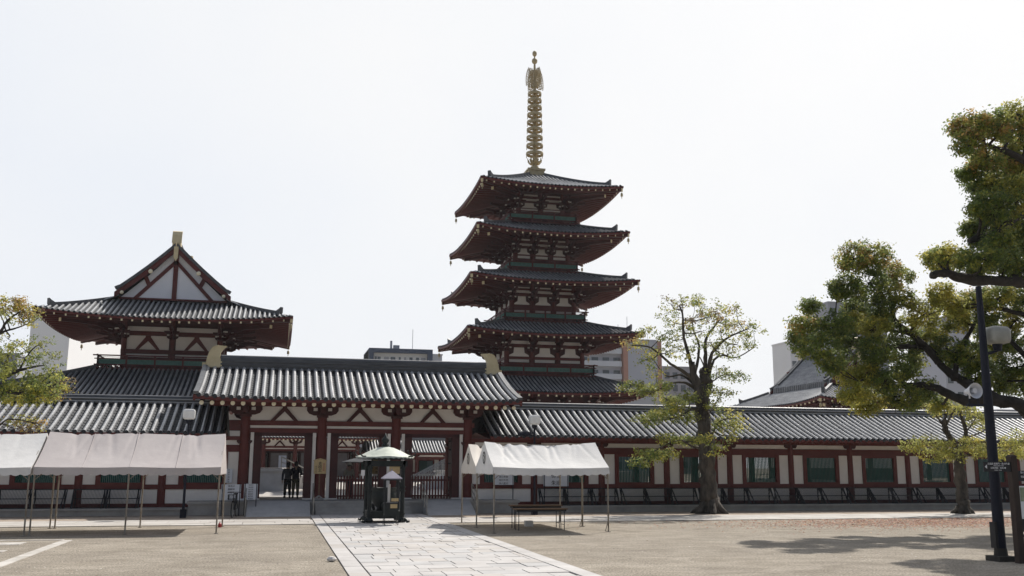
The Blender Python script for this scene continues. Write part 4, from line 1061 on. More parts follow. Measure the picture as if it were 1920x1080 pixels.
def notice(name, label, cat, loc, w_, h_, rows, group=None, seed=0, z0=.45, legs=True, mt=None, rz=0):
    g = thing(name, label, cat, loc, rz, group)
    b = part('panel', MB().box(-w_/2, w_/2, -.015, .015, z0, z0+h_), mt or PAPER, g)
    rnd = random.Random(seed); s = '参拝順路境内案内拝観時間午前八時半午後四時中心伽藍御朱印受付'
    for r in range(rows):
        t = ''.join(rnd.choice(s) for _ in range(int(w_*rows/h_*.62)))
        text('lettering', t, h_/rows*.72, INK, b, (0, -.017, z0+h_*(1-(r+.6)/rows)))
    if legs:
        for sx in (-1, 1): part('leg', MB().box(sx*(w_/2-.04)-.018, sx*(w_/2-.04)+.018, -.02, .02, 0, z0+h_), POLE, g)
    return g
def wooden_sign():
    g = thing('wooden_sign', 'pale wooden sign on a post in front of the second gate pillar', 'sign', (1.93, 45.42, .58))
    mb = MB(); mb.prism([(-.27, 0, 1.18), (.27, 0, 1.18), (.27, 0, 1.76), (0, 0, 1.83), (-.27, 0, 1.76)], (0, -.03, 0), (0, .02, 0)); b = part('board', mb, WOODL, g)
    mb = MB(); mb.beam((-.31, -.01, 1.77), (0, -.01, 1.855), .08, .03); mb.beam((.31, -.01, 1.77), (0, -.01, 1.855), .08, .03); part('board_roof', mb, WOODL, b)
    text('lettering', '青\n硯\n太', .17, INK, b, (-.0, -.034, 1.47), line=.9); text('lettering', '四\n天\n王\n寺', .08, INK, b, (-.17, -.034, 1.37)); text('lettering', '特\n別\n拝\n観', .09, REDINK, b, (.17, -.034, 1.47))
    part('post', MB().box(-.03, .03, .021, .07, .1, 1.5), WOOD, g)
    mb = MB()
    for k in range(4): an = k*math.pi/2+.78; mb.beam((0, .045, .2), (.3*math.cos(an), .045+.3*math.sin(an), .02), .06, .06)
    part('foot', mb, STONE, g)
    return g

# ------------------------------------------------------------------ bicycles and people
def bicycle(label, loc, rz, name_m=BLACK):
    g = thing('bicycle', label, 'bicycle', loc, rz)
    R = .33
    for x in (-.52, .52):
        mb = MB(); N = 28
        mb.tube([(x+R*math.cos(2*math.pi*j/N), 0, R+R*math.sin(2*math.pi*j/N)) for j in range(N+1)], .02, 6, cap=False)
        w_ = part('wheel', mb, RUBBER, g); mb = MB()
        mb.tube([(x+(R-.03)*math.cos(2*math.pi*j/N), 0, R+(R-.03)*math.sin(2*math.pi*j/N)) for j in range(N+1)], .01, 5, cap=False)
        for j in range(12): an = math.pi*j/6; mb.tube([(x, 0, R), (x+R*.92*math.cos(an), 0, R+R*.92*math.sin(an))], .003, 3)
        part('rim', mb, STEEL, w_)
    mb = MB(); T = lambda *p: mb.tube(p, .017, 6)
    T((-.52, 0, R), (-.05, 0, .30)); T((-.05, 0, .30), (-.18, 0, .80)); T((-.05, 0, .30), (.36, 0, .72)); T((-.16, 0, .70), (.34, 0, .80)); T((-.52, .05, R), (-.17, .03, .72)); T((-.52, -.05, R), (-.17, -.03, .72))
    T((.52, .05, R), (.40, .04, .68)); T((.52, -.05, R), (.40, -.04, .68)); T((.41, 0, .66), (.33, 0, .98)); T((-.18, 0, .8), (-.2, 0, .92)); part('frame', mb, name_m, g)
    mb = MB(); mb.tube([(.22, -.28, 1.0), (.34, -.18, 1.03), (.34, .18, 1.03), (.22, .28, 1.0)], .014, 6); part('handlebar', mb, BLACK, g)
    mb = MB(); mb.prism([(-.34, 0, .93), (-.06, 0, .93), (-.06, 0, .96), (-.34, 0, .99)], (0, -.07, 0), (0, .07, 0)); part('saddle', mb, BLACK, g)
    mb = MB(); mb.box(.44, .74, -.17, .17, .72, .74)
    for k in range(7): mb.box(.44+.3*k/6-.004, .44+.3*k/6+.004, -.17, -.162, .72, .94); mb.box(.44+.3*k/6-.004, .44+.3*k/6+.004, .162, .17, .72, .94)
    for z in (.8, .88, .94): mb.beam((.44, -.17, z), (.74, -.17, z), .01, .01); mb.beam((.44, .17, z), (.74, .17, z), .01, .01); mb.beam((.44, -.17, z), (.44, .17, z), .01, .01); mb.beam((.74, -.17, z), (.74, .17, z), .01, .01)
    part('basket', mb, BLACK, g)
    return g
def skin_mesh(name, verts, edges, rad, root=0, sub=2):
    me = bpy.data.meshes.new(name+'_sk'); me.from_pydata(verts, edges, []); o = bpy.data.objects.new(name+'_sk', me); COL.objects.link(o)
    m_ = o.modifiers.new('s', 'SKIN'); sk = me.skin_vertices[0].data if me.skin_vertices else None
    if sk is None: me.skin_vertices.new() if hasattr(me.skin_vertices, 'new') else None; sk = me.skin_vertices[0].data
    for i, r in enumerate(rad): sk[i].radius = r if isinstance(r, tuple) else (r, r); sk[i].use_root = (i == root)
    s_ = o.modifiers.new('b', 'SUBSURF'); s_.levels = sub; s_.render_levels = sub
    dg = bpy.context.evaluated_depsgraph_get(); out = bpy.data.meshes.new_from_object(o.evaluated_get(dg)); out.name = name
    bpy.data.objects.remove(o); out.materials.clear(); return out
def person(label, loc, rz, coat, trousers, hat=None, hgt=1.68, armL=0, armR=0, stride=0, coatlen=0, group=None, bend=0):
    """standing or walking person facing -Y; armL/armR 0 hanging .. 1 reaching forward"""
    g = thing('person', label, 'person', loc, rz, group); g.scale = (hgt/1.70,)*3
    hz = .90; f = bend
    V = []; E_ = []; Rr = []
    def v(p, r, par=None):
        V.append(p); Rr.append(r)
        if par is not None: E_.append((par, len(V)-1))
        return len(V)-1
    pel = v((0, 0, hz), (.15, .11)); wa = v((0, -.01*f, 1.08), (.125, .095), pel); ch = v((0, -.04*f, 1.28), (.155, .11), wa); nk = v((0, -.07*f, 1.44), (.06, .06), ch)
    hd = v((0, -.08*f-.01, 1.53), (.075, .085), nk); hd2 = v((0, -.09*f-.01, 1.62), (.072, .088), hd)
    H_ = {}
    for s, a in ((1, armL), (-1, armR)):
        sh = v((s*.185, -.04*f, 1.38), (.058, .06), ch)
        el = v((s*.25, .03-a*.12, 1.38-.28*(1-.25*a)), (.042, .042), sh)
        wr_ = v((s*(.26-.04*a), .0-a*.34, el and V[el][2]-.25*(1-a*.8)), (.028, .03), el)
        hn = v((V[wr_][0], V[wr_][1]-.02-.06*a, V[wr_][2]-.08*(1-a*.7)), (.035, .022), wr_)
        H_[s] = (V[sh], V[el], V[wr_])
        for k, (dx, ln) in enumerate(((-.024, .062), (-.008, .072), (.008, .068), (.024, .055))):
            p = V[hn]; fg = v((p[0]+dx*.3, p[1]+dx*.8, p[2]-ln*(1-a*.5)), (.009, .009), hn); v((p[0]+dx*.3-s*.012, p[1]+dx*.8-.012-.02*a, p[2]-ln*1.45), (.007, .007), fg)
        p = V[wr_]; v((p[0]-s*.03, p[1]-.035, p[2]-.06), (.010, .010), wr_)
    L_ = {}
    for s in (1, -1):
        st = stride*s
        hp = v((s*.09, 0, hz-.06), (.095, .10), pel); kn = v((s*.10, -.05*abs(st)-.10*st, .48), (.062, .065), hp); an = v((s*.105, -.26*st+.02, .09), (.042, .045), kn); to = v((s*.12, -.26*st-.14, .035), (.042, .03), an)
        L_[s] = (V[hp], V[kn], V[an], V[to])
    body = skin_mesh('body', V, E_, Rr, 0, 2); body.materials.append(SKIN); smooth(body); b = part('body', body, None, g)
    # face, ears and hair
    hx_ = V[hd2]; fm = MB()
    fm.ball((0, hx_[1]-.088, hx_[2]-.05), .014, 6, 1.6)
    for s in (-1, 1): fm.ball((s*.078, hx_[1]+.01, hx_[2]-.04), .018, 6, 1.6)
    part('nose_and_ears', fm, SKIN, b)
    fm = MB()
    for s in (-1, 1): fm.ball((s*.03, hx_[1]-.078, hx_[2]-.02), .009, 6)
    fm.box(-.022, .022, hx_[1]-.086, hx_[1]-.07, hx_[2]-.095, hx_[2]-.089); part('eyes_and_mouth', fm, HAIR, b)
    hm = MB(); hm.lathe([(.098, -.03), (.104, .03), (.092, .085), (.05, .12), (.005, .128)], (0, hx_[1]+.016, hx_[2]-.01), 14); hm.lathe([(.06, -.12), (.088, -.04), (.08, .03)], (0, hx_[1]+.04, hx_[2]-.01), 12); part('hair', hm, HAIR, g, sm=True)
    # coat and trousers follow the body
    cv = [(0, 0, hz-.05-coatlen), (0, 0, hz+.02), (0, -.01*f, 1.08), (0, -.04*f, 1.28), (0, -.06*f, 1.40)]; cr_ = [(.185+.02*coatlen, .15), (.17, .135), (.150, .122), (.172, .130), (.085, .08)]; ce = [(0, 1), (1, 2), (2, 3), (3, 4)]
    for s in (1, -1):
        k = len(cv); a_, b_, c_ = H_[s]; cv += [a_, b_, c_]; cr_ += [(.078, .078), (.062, .06), (.047, .047)]; ce += [(3, k), (k, k+1), (k+1, k+2)]
    cm = skin_mesh('jacket', cv, ce, cr_, 1, 2); cm.materials.append(coat); smooth(cm); part('jacket', cm, None, g)
    tv = [(0, 0, hz)]; trd = [(.165, .13)]; te = []
    for s in (1, -1):
        k = len(tv); a_, b_, c_, d_ = L_[s]; tv += [a_, b_, (c_[0], c_[1], c_[2]+.01)]; trd += [(.108, .112), (.08, .082), (.065, .068)]; te += [(0, k), (k, k+1), (k+1, k+2)]
    tm = skin_mesh('trousers', tv, te, trd, 0, 2); tm.materials.append(trousers); smooth(tm); part('trousers', tm, None, g)
    for s in (1, -1):
        c_ = L_[s][2]; d_ = L_[s][3]; m_ = MB(); m_.tube([(c_[0], c_[1]+.07, .055), (c_[0], c_[1]-.03, .06), (d_[0], d_[1]-.03, .04), (d_[0], d_[1]-.08, .03)], [.045, .052, .045, .022], 10); part('shoe', m_, BLACK, g)
    if hat:
        m_ = MB(); m_.lathe([(.20, -.01), (.115, .015), (.108, .09), (.09, .12), (.01, .128)], (0, hx_[1]+.01, hx_[2]+.03), 18); part('hat', m_, hat, g, sm=True)
    return g

# ------------------------------------------------------------------ trees
PAL = {'green': (.13, .18, .018), 'deep': (.08, .125, .014), 'olive': (.24, .25, .025), 'yellow': (.46, .40, .05), 'orange': (.40, .25, .05), 'light': (.33, .33, .05), 'brown': (.13, .085, .03)}
def leaf_object(name, P, C, size, parent, seed, mt=LEAF, flat=False, O=None):
    rg = np.random.default_rng(seed); n = len(P); P = np.asarray(P, dtype=np.float64)
    nr = rg.normal(size=(n, 3))*.75
    if O is not None: nr += np.asarray(O)*.8+np.array([0, 0, .45])
    if flat: nr = rg.normal(size=(n, 3))*.15+np.array([0, 0, 1.])
    nr /= np.linalg.norm(nr, axis=1)[:, None]
    a = rg.normal(size=(n, 3)); a -= nr*(a*nr).sum(1)[:, None]; a /= np.linalg.norm(a, axis=1)[:, None]; b = np.cross(nr, a)
    L = size*rg.uniform(.7, 1.3, n)[:, None]; W = L*rg.uniform(.42, .62, n)[:, None]
    v = np.stack([P-a*L*.5, P+b*W*.5, P+a*L*.5, P-b*W*.5], 1).reshape(-1, 3)
    me = bpy.data.meshes.new(name); me.vertices.add(4*n); me.vertices.foreach_set('co', v.ravel())
    me.loops.add(4*n); me.loops.foreach_set('vertex_index', np.arange(4*n, dtype=np.int32))
    me.polygons.add(n); me.polygons.foreach_set('loop_start', np.arange(0, 4*n, 4, dtype=np.int32)); me.update(calc_edges=True)
    at_ = me.color_attributes.new('leafcol', 'FLOAT_COLOR', 'POINT')
    c = np.ones((n, 4)); c[:, :3] = np.asarray(C)*rg.uniform(.72, 1.35, (n, 1))
    at_.data.foreach_set('color', np.repeat(c, 4, 0).ravel()); me.materials.append(mt)
    return part(name, me, None, parent)
def tree(name, label, base, limbs, clumps, seed, leaf=.11, tips=26, per=34, spread=.13, bark=BARK, twig=.022, group=None, flare=0):
    rnd = random.Random(seed)
    g = thing(name, label, 'tree', base, 0, group); B = Vector(base)
    mb = MB(); samples = []
    for pts, ra, rb in limbs:
        P = [Vector(p)-B for p in pts]; Q = []; n = len(P)
        for i in range(n-1):  # Catmull-Rom with a little knottiness
            p0, p1, p2, p3 = P[max(i-1, 0)], P[i], P[i+1], P[min(i+2, n-1)]
            for t in (0, .2, .4, .6, .8):
                q = .5*((2*p1)+(p2-p0)*t+(2*p0-5*p1+4*p2-p3)*t*t+(3*p1-p0-3*p2+p3)*t**3); Q.append(q)
        Q.append(P[-1]); m_ = len(Q)
        R = [(ra+(rb-ra)*(k/(m_-1))**.8)*rnd.uniform(.9, 1.13) for k in range(m_)]
        for k in range(1, m_-1): Q[k] = Q[k]+Vector((rnd.uniform(-1, 1), rnd.uniform(-1, 1), rnd.uniform(-1, 1)))*R[k]*.22
        if flare and pts is limbs[0][0]:
            for k in range(4): R[k] = ra*(1+flare*.6*(1-k/4)**2)
        mb.tube(Q, R, 10 if ra > .1 else 6); samples += list(zip(Q, R))
        for _ in range(int(2+6*(ra > .12))):  # bark burrs
            q, r_ = rnd.choice(list(zip(Q, R))); d = Vector((rnd.uniform(-1, 1), rnd.uniform(-1, 1), rnd.uniform(-.3, .3))).normalized(); mb.ball(q+d*r_*.75, r_*rnd.uniform(.3, .5), 7)
    if flare:
        R0 = limbs[0][1]
        for k in range(7):
            an = k*.9+rnd.uniform(-.2, .2); c, s = math.cos(an), math.sin(an); q_ = rnd.uniform(.75, 1.1); mb.tube([(c*R0*.55, s*R0*.55, R0*1.3*q_), (c*R0*1.05, s*R0*1.05, R0*.42*q_), (c*R0*1.7*q_, s*R0*1.7*q_, .06), (c*R0*2.2*q_, s*R0*2.2*q_, -.12)], [R0*.38, R0*.42, R0*.27, R0*.12], 8)
    part('trunk', mb, bark, g, sm=True)
    tw = MB(); P = []; C = []; O = []
    for (c, r, cols, dens) in clumps:
        c = Vector(c)-B; rx, ry, rz = r
        far = [(s_, r_) for s_, r_ in samples if (s_-c).length > .05]
        s_, r_ = min(far, key=lambda t: (t[0]-c).length+(.6 if t[0].z > c.z+.3 else 0))
        mid = (s_+c)/2+Vector((rnd.uniform(-.1, .1), rnd.uniform(-.1, .1), -.08*(c-s_).length)); R0 = min(r_*.7, twig*(1.3+.5*(c-s_).length))
        tw.tube([s_, mid, c], [R0, R0*.75, R0*.5], 5, cap=False)
        nt_ = max(5, int(tips*dens*rx*1.2))
        for k in range(nt_):
            d = Vector((rnd.gauss(0, 1), rnd.gauss(0, 1), rnd.gauss(0, 1))).normalized(); q = rnd.uniform(.35, 1)**.6
            t = c+Vector((d.x*rx*q, d.y*ry*q, d.z*rz*q))
            if k % 2 == 0: tw.tube([c, c+(t-c)*.5+Vector((0, 0, -.05)), t], [R0*.4, R0*.28, R0*.14], 3, cap=False)
            base_c = PAL[rnd.choice(cols)]; m_ = int(per*rnd.uniform(.5, 1.5))
            for _ in range(m_):
                P.append((t.x+rnd.gauss(0, spread), t.y+rnd.gauss(0, spread), t.z+rnd.gauss(0, spread*.8))); 
                q3 = (t-c)*.8+Vector(P[-1])-t*1.0; q3 = Vector((q3.x/rx, q3.y/ry, q3.z/rz)); O.append(tuple(q3/max(.6, q3.length)))
                cc = base_c if rnd.random() < .8 else PAL[rnd.choice(cols)]; C.append(cc)
    part('branches', tw, bark, g)
    leaf_object('crown', P, C, leaf, g, seed, O=O)
    return g

# ------------------------------------------------------------------ far buildings
def block(name, label, loc, W, D, Hh, mw, rows=0, cols=0, z0=None, rz=0, ww=.6, wh=.5, win=GLASS, parapet=.4, mr=None, first=0):
    g = thing(name, label, 'building', loc, rz)
    part('wall', MB().box(-W/2, W/2, 0, D, 0, Hh), mw, g)
    part('roof', MB().box(-W/2-.15, W/2+.15, -.15, D+.15, Hh, Hh+parapet), mr or mw, g)
    if rows:
        cw, rh = W/cols, (Hh-1)/rows; wm = MB(); wm.box(-cw*ww/2, cw*ww/2, -.06, .02, 0, rh*wh); me = wm.mesh('window', win)
        for r in range(first, rows):
            for c in range(cols): part('window', me, None, g, (-W/2+cw*(c+.5), 0, .8+rh*r+rh*.2))
    return g

# ================================================================== the place
build_ground()
gate = build_gate('red three-bay temple gate with grey tiled roof and gilt curled ridge ends')
colsR = [8.84, 12.11]+[12.11+3.425*k for k in range(1, 13)]
colsL = [-18.6, -15.17, -11.74, -8.31, -4.88, -1.45]
galR = gallery('long red and white gallery with green slatted windows, running right from the gate', colsR, (8.95+.7, 53.9))
galL = gallery('red and white gallery with green slatted windows, left of the gate behind the long tents', colsL, (-19.5, -2.35))
# the same across the inner court, seen through the open bays
eg = copy_tree(gate, None, (GC, 114.5, 0), math.pi, 'far red gate with sunlit tiled roof, seen through the nearer gate')
copy_tree(galL, None, (2*GC-colsL[0], 117.0, 0), math.pi, 'far gallery across the inner court, seen through the right bay of the gate')
copy_tree(galR, None, (2*GC-colsR[0], 117.0, 0), math.pi, 'far gallery across the inner court, left of the far gate')
build_pagoda(); build_hall(); build_south_gate()

# steps and ramps in front of the gate
mb = MB()
for k in range(3): mb.box(1.75, 5.9, 43.72+.30*k, 44.55, .0 if k == 0 else .16*k-.02, .16*(k+1)-.002)
single('stone_steps', mb, STONE, 'low grey stone steps in front of the central bay of the gate', 'steps')
for x0, x1, lb in ((-1.15, 1.5, 'sloping grey ramp up to the left bay of the gate'), (6.55, 8.7, 'sloping grey ramp up to the right bay of the gate')):
    mb = MB(); mb.prism([(x0, 42.95, .005), (x0, 44.52, .575), (x0, 45.2, .60), (x0, 45.2, .02), (x0, 42.95, .0)], (0, 0, 0), (x1-x0, 0, 0)); single('ramp', mb, CONC, lb, 'ramp')
handrail('thin steel handrail on the left edge of the left ramp', (-1.2, 43.1, .0), (-1.2, 44.5, .55), .8, 2)
handrail('thin steel handrail on the right edge of the left ramp', (1.62, 43.1, .0), (1.62, 44.5, .55), .8, 2)
handrail('thin steel handrail on the left edge of the right ramp', (6.5, 43.1, .0), (6.5, 44.6, .55), .85, 3)
handrail('thin steel handrail on the right edge of the right ramp', (8.8, 43.2, .0), (8.8, 44.6, .5), .85, 3)
picket_fence('red picket fence closing the central bay of the gate', 2.70, 4.70, 46.45, .60)
picket_fence('red picket fence closing the right bay of the gate', 6.15, 8.10, 46.45, .60)
wooden_sign()
notice('notice_board', 'white notice board beside the left ramp, behind the parked bicycle', 'notice board', (-1.83, 43.95, .0), .80, .66, 5, 'white notice boards beside the left ramp', 1, .66)
notice('notice_board', 'smaller white notice board at the left edge of the left ramp', 'notice board', (-1.02, 44.0, .0), .56, .66, 7, 'white notice boards beside the left ramp', 2, .68)
notice('notice_board', 'narrow white notice pasted on the plaster just left of the gate', 'notice board', (-2.05, 45.85, 0), .30, .62, 6, None, 3, 1.35, legs=False)
notice('notice_board', 'yellowish plaque hanging on the far side of the gate above the burner', 'sign', (5.0, 50.6, 0), .55, .8, 4, None, 4, 1.7, legs=True, mt=WOODL)
notice('notice_board', 'left white notice sheet on the gallery wall behind the small tents', 'notice board', (10.55, 45.72, 0), 1.0, .62, 4, 'white notice sheets on the gallery wall', 5, 1.25, mt=PAPER)
notice('notice_board', 'right white notice sheet on the gallery wall behind the small tents', 'notice board', (13.15, 45.72, 0), 1.25, .70, 2, 'white notice sheets on the gallery wall', 6, 1.18, mt=PAPER)

# barriers along the galleries
ORD = 'first second third fourth fifth sixth seventh eighth ninth tenth eleventh twelfth thirteenth fourteenth fifteenth sixteenth seventeenth eighteenth nineteenth twentieth twenty-first twenty-second twenty-third twenty-fourth'.split()
bp_ = barrier_proto(); bp_.scale = (.80, 1, 1); first = True
for side, n in (('right', 22), ('left', 7)):
    for k in range(n):
        if side == 'right': x, y = 12.75+1.37*k+(.12 if k % 3 == 0 else 0), 45.35
        else: x, y = -6.35-1.37*k-(.22 if k >= 2 else 0)-(.25 if k >= 4 else 0), 45.35
        lb = 'black leaning lattice barrier, %s from the gate along the %s gallery' % (ORD[k], side)
        if first: o = bp_; first = False
        else: o = copy_tree(bp_)
        o.location = (x, y, .30); o['label'] = lb; o['group'] = 'black lattice barriers along the gallery foot'

# tents
tent('long aged-canvas tent with a pinkish roof, right one of the left pair', 'tent', (-4.50, 34.75, 0), 5.55, 3.6, 2.08, 3.2, CANVP, 2, group='long tents at the left', seed=4)
tent('long whiter tent cut off by the left edge of the picture', 'tent', (-10.15, 34.75, 0), 5.60, 3.6, 2.06, 3.16, CANV, 2, group='long tents at the left', seed=6)
tent('small bright white tent with a crest on its gable, nearest the path', 'tent', (8.92, 32.95, 0), 4.0, 2.9, 2.12, 2.98, CANV, 1, splay=True, emblem=True, sag=.10, group='small white tents at the right', seed=8, seams=False, fs=1.7)
tent('small cream tent with a crest, half hidden behind the bright white tent', 'tent', (8.95, 35.95, 0), 4.0, 2.9, 2.10, 2.95, mat('cream_canvas', (.66, .60, .53), .85, scale=1, col2=(.74, .69, .62), bump=.3, transl=.12), 1, emblem=True, sag=.06, group='small white tents at the right', seed=9, seams=False, fs=1.5)
folding_table('brown folding table, front one of the pair under the small tents', (8.90, 32.95, 0), 1.86, .02)
folding_table('brown folding table, rear one of the pair under the small tents', (8.98, 33.85, 0), 1.86, -.01, .80)
single('ballast_box', MB().box(-.14, .14, -.12, .12, 0, .2), STONEL, 'small white block on the ground under the folding tables', 'block', (9.0, 34.9, 0))
# traffic-red water weight at the tent leg
mb = MB(); mb.lathe([(.055, 0), (.06, .02), (.06, .12), (.03, .15), (.015, .16), (.015, .2)], n=12)
single('leg_weight', mb, mat('red_plastic', (.35, .03, .03), .5), 'small red weight at the right rear leg of the aged-canvas tent', 'tent weight', (-1.83, 36.2, 0))

build_burner()
box_lamp('short lamp post with a white cube lamp, behind the aged-canvas tent', (-3.62, 42.6, 0), 4.42, 'cube lamps on dark posts')
bl = box_lamp('short lamp post with a white cube lamp, behind the small white tents', (11.25, 42.6, 0), 4.40, 'cube lamps on dark posts')
mb = MB(); mb.tube([(0, 0, 3.45), (-.25, 0, 3.55), (-.5, 0, 3.42)], .05, 8); mb.lathe([(.02, 3.72), (.3, 3.62), (.34, 3.5), (.1, 3.46)], (-.45, 0, 0), 12); mb.box(-.3, .35, -.12, .12, 2.9, 3.1)
part('floodlight', mb, POLE, bl)
big_lamp(); direction_sign()
mb = MB(); mb.box(-.5, .5, -.03, .03, .45, .9); 
s_ = thing('bench', 'black bench at the right edge beside the signpost', 'bench', (19.55, 21.6, 0))
part('seat', MB().box(-.8, .8, -.22, .22, .42, .48), BLACK, s_); part('backrest', MB().box(-.8, .8, .2, .25, .55, .9), BLACK, s_)
for x in (-.7, .7): part('leg', MB().box(x-.03, x+.03, -.2, .2, 0, .42), BLACK, s_)

# people and bicycles
p0 = at(538, 934, 48.7); p1 = at(551, 936, 48.3); p2 = at(653, 934, 48.6)
person('person in a long dark grey coat seen from behind, left one in the left bay', (p0.x, 48.7, .58), math.pi+.1, cloth('charcoal_cloth', (.075, .08, .085)), cloth('black_cloth', (.012, .012, .014)), hgt=1.66, stride=.5, coatlen=.22)
person('person in a black jacket and olive trousers pushing a bicycle through the left bay', (p1.x+.05, 48.35, .58), math.pi, cloth('black_jacket', (.02, .021, .028)), cloth('olive_cloth', (.12, .11, .07)), hgt=1.70, stride=.6, armL=.8, armR=.9, coatlen=.02, bend=1)
person('person in a pale hat and light top standing behind the central picket fence', (p2.x, 48.6, .58), .2, cloth('beige_cloth', (.42, .38, .31)), cloth('grey_cloth', (.10, .10, .11)), hat=cloth('white_hat', (.66, .62, .54)), hgt=1.62, armL=.4, armR=.3)
bicycle('bicycle being pushed through the left bay beside the person in olive trousers', (p1.x+.52, 48.5, .58), math.pi/2-.05, STEEL)
bicycle('parked black bicycle facing the yard at the left side of the left ramp', (-1.62, 43.0, 0), -math.pi/2-.12)

# small water pavilion in the court behind the central fence
wp = thing('water_pavilion', 'small dark roofed pavilion in the court behind the central picket fence', 'pavilion', (5.3, 60.5, .25))
mb = MB(); mb.lathe([(1.9, 2.02), (1.95, 2.08), (1.2, 2.24), (.5, 2.36), (.05, 2.42)], n=4); part('roof', mb.mesh('roof', PAN), None, wp, rz=math.pi/4)
for x in (-1, 1):
    for y in (-1, 1): part('post', MB().box(x*1.0-.08, x*1.0+.08, y*1.0-.08, y*1.0+.08, 0, 2.05), REDD, wp)
part('basin', MB().box(-.7, .7, -.45, .45, 0, .75), STONE, wp); part('notice_panel', MB().box(-.35, .35, -1.12, -1.08, 1.1, 1.6), PAPER, wp)

# pagoda stair in the court, seen through the right bay
st = thing('stone_stair', 'stone stair with steel handrails climbing right to the pagoda podium', 'stair', (14.0, 80, .25))
mb = MB()
for i in range(8): mb.box(-2.9+.34*i, -2.9+.34*(i+1), -1.8, 1.8, 0, .17*(i+1))
part('step', mb, STONEL, st)
mb = MB()
for yy in (-1.85, -.7, .7, 1.85):
    mb.tube([(-3.0, yy, .95), (.2, yy, 2.6)], .035, 6); mb.tube([(-3.0, yy, .5), (.2, yy, 2.15)], .03, 6)
    for t in (0, .33, .66, 1): mb.cyl(-3.0+3.2*t, yy, 1.65*t, .95+1.65*t, .03, n=6)
part('handrail', mb, STEEL, st)

# ------------------------------------------------------------------ trees
def Z2(s, ox, oy): return lambda x, y, Y: at(ox+x/s, oy+y/s, Y)
random.seed(11)
c1 = Z2(2.453, 1160, 540); YT = 42.6
L = lambda pts, ra, rb, dy=0: ([c1(x, y, YT+dy*(i/max(1, len(pts)-1))) for i, (x, y) in enumerate(pts)], ra, rb)
b1 = (at(1334, 963, YT).x, YT, 0)
trk = [(b1[0], YT, -.05), (b1[0]-.05, YT, .5)]+[c1(x, y, YT) for x, y in ((408, 850), (405, 760), (398, 680), (390, 600), (378, 530))]
limbs = [(trk, .44, .30), L([(378, 530), (365, 470), (350, 420), (335, 340)], .28, .15, -.2), L([(385, 540), (402, 470), (398, 410), (396, 372)], .30, .24, .2),
 L([(335, 350), (300, 230), (295, 130), (280, 80)], .10, .03, -1), L([(350, 400), (370, 270), (345, 200), (340, 140)], .09, .02, .8), L([(398, 400), (400, 300), (400, 240), (430, 190), (470, 140)], .12, .03, .6),
 L([(410, 380), (430, 300), (500, 230), (590, 190)], .11, .03, -.8), L([(415, 400), (440, 330), (480, 310), (540, 320), (630, 270)], .08, .02, .9), L([(340, 420), (300, 385), (240, 350), (150, 275), (60, 265)], .11, .025, -.9),
 L([(345, 440), (290, 400), (220, 405), (160, 330)], .08, .02, 1.0), L([(350, 460), (300, 435), (240, 440), (160, 480)], .09, .02, -.6), L([(375, 560), (330, 560), (250, 600), (110, 610)], .09, .02, -1), L([(395, 740), (340, 730), (280, 700), (180, 740), (110, 800)], .07, .015, -1.1),
 L([(400, 700), (430, 670), (470, 610), (540, 600)], .08, .015, -.8), L([(395, 440), (430, 430), (480, 400), (530, 405)], .05, .015, -.3), L([(400, 380), (380, 330), (360, 300)], .05, .02, 1.2), L([(400, 600), (440, 540), (480, 480)], .05, .015, .8), L([(400, 720), (440, 720), (450, 760)], .04, .012, -.5)]
G1 = ['green', 'olive', 'green', 'olive', 'light']; G2 = ['olive', 'light', 'green', 'yellow']; G3 = ['olive', 'orange', 'brown', 'yellow']
cl = []
for i, (x, y) in enumerate([(240, 75), (290, 60), (350, 60), (400, 75), (450, 95), (480, 140), (540, 105), (590, 170), (620, 200), (600, 270), (545, 260), (500, 310), (430, 130), (220, 115), (260, 160), (200, 215), (130, 210), (80, 240), (150, 290), (120, 330), (170, 380), (230, 290), (300, 300), (380, 200), (340, 140), (420, 250), (470, 200), (300, 200), (60, 250), (560, 210), (520, 170), (380, 120), (250, 240), (350, 260), (460, 280)]):
    cl.append((c1(x, y, YT+random.uniform(-1.3, 1.3)), (.62, .6, .36), G3 if (i % 6 == 0 or (x < 110 and y < 260)) else G2 if i % 2 == 0 else G1, .38))
for i, (x, y) in enumerate([(60, 450), (100, 470), (150, 475), (220, 510), (280, 520), (320, 500), (260, 560), (200, 600), (120, 610), (180, 580), (310, 600), (360, 590), (230, 690), (300, 700), (350, 710), (390, 690), (130, 760), (180, 770), (220, 760), (110, 800), (200, 450)]):
    cl.append((c1(x, y, YT+random.uniform(-1.4, .9)), (.62, .55, .26), G1 if i % 3 else G2, .85))
for (x, y) in [(450, 390), (500, 400), (540, 410), (440, 470), (480, 480), (440, 530), (500, 580), (540, 600), (560, 640), (470, 640), (510, 680), (450, 740), (440, 620)]:
    cl.append((c1(x, y, YT+random.uniform(-1.2, .9)), (.52, .5, .3), G2 if y > 560 else G1, .5))
tree('camphor_tree', 'open-crowned pollarded tree with a thick flared trunk, in front of the right gallery', b1, limbs, cl, 21, leaf=.115, tips=30, per=22, spread=.11, flare=.35)

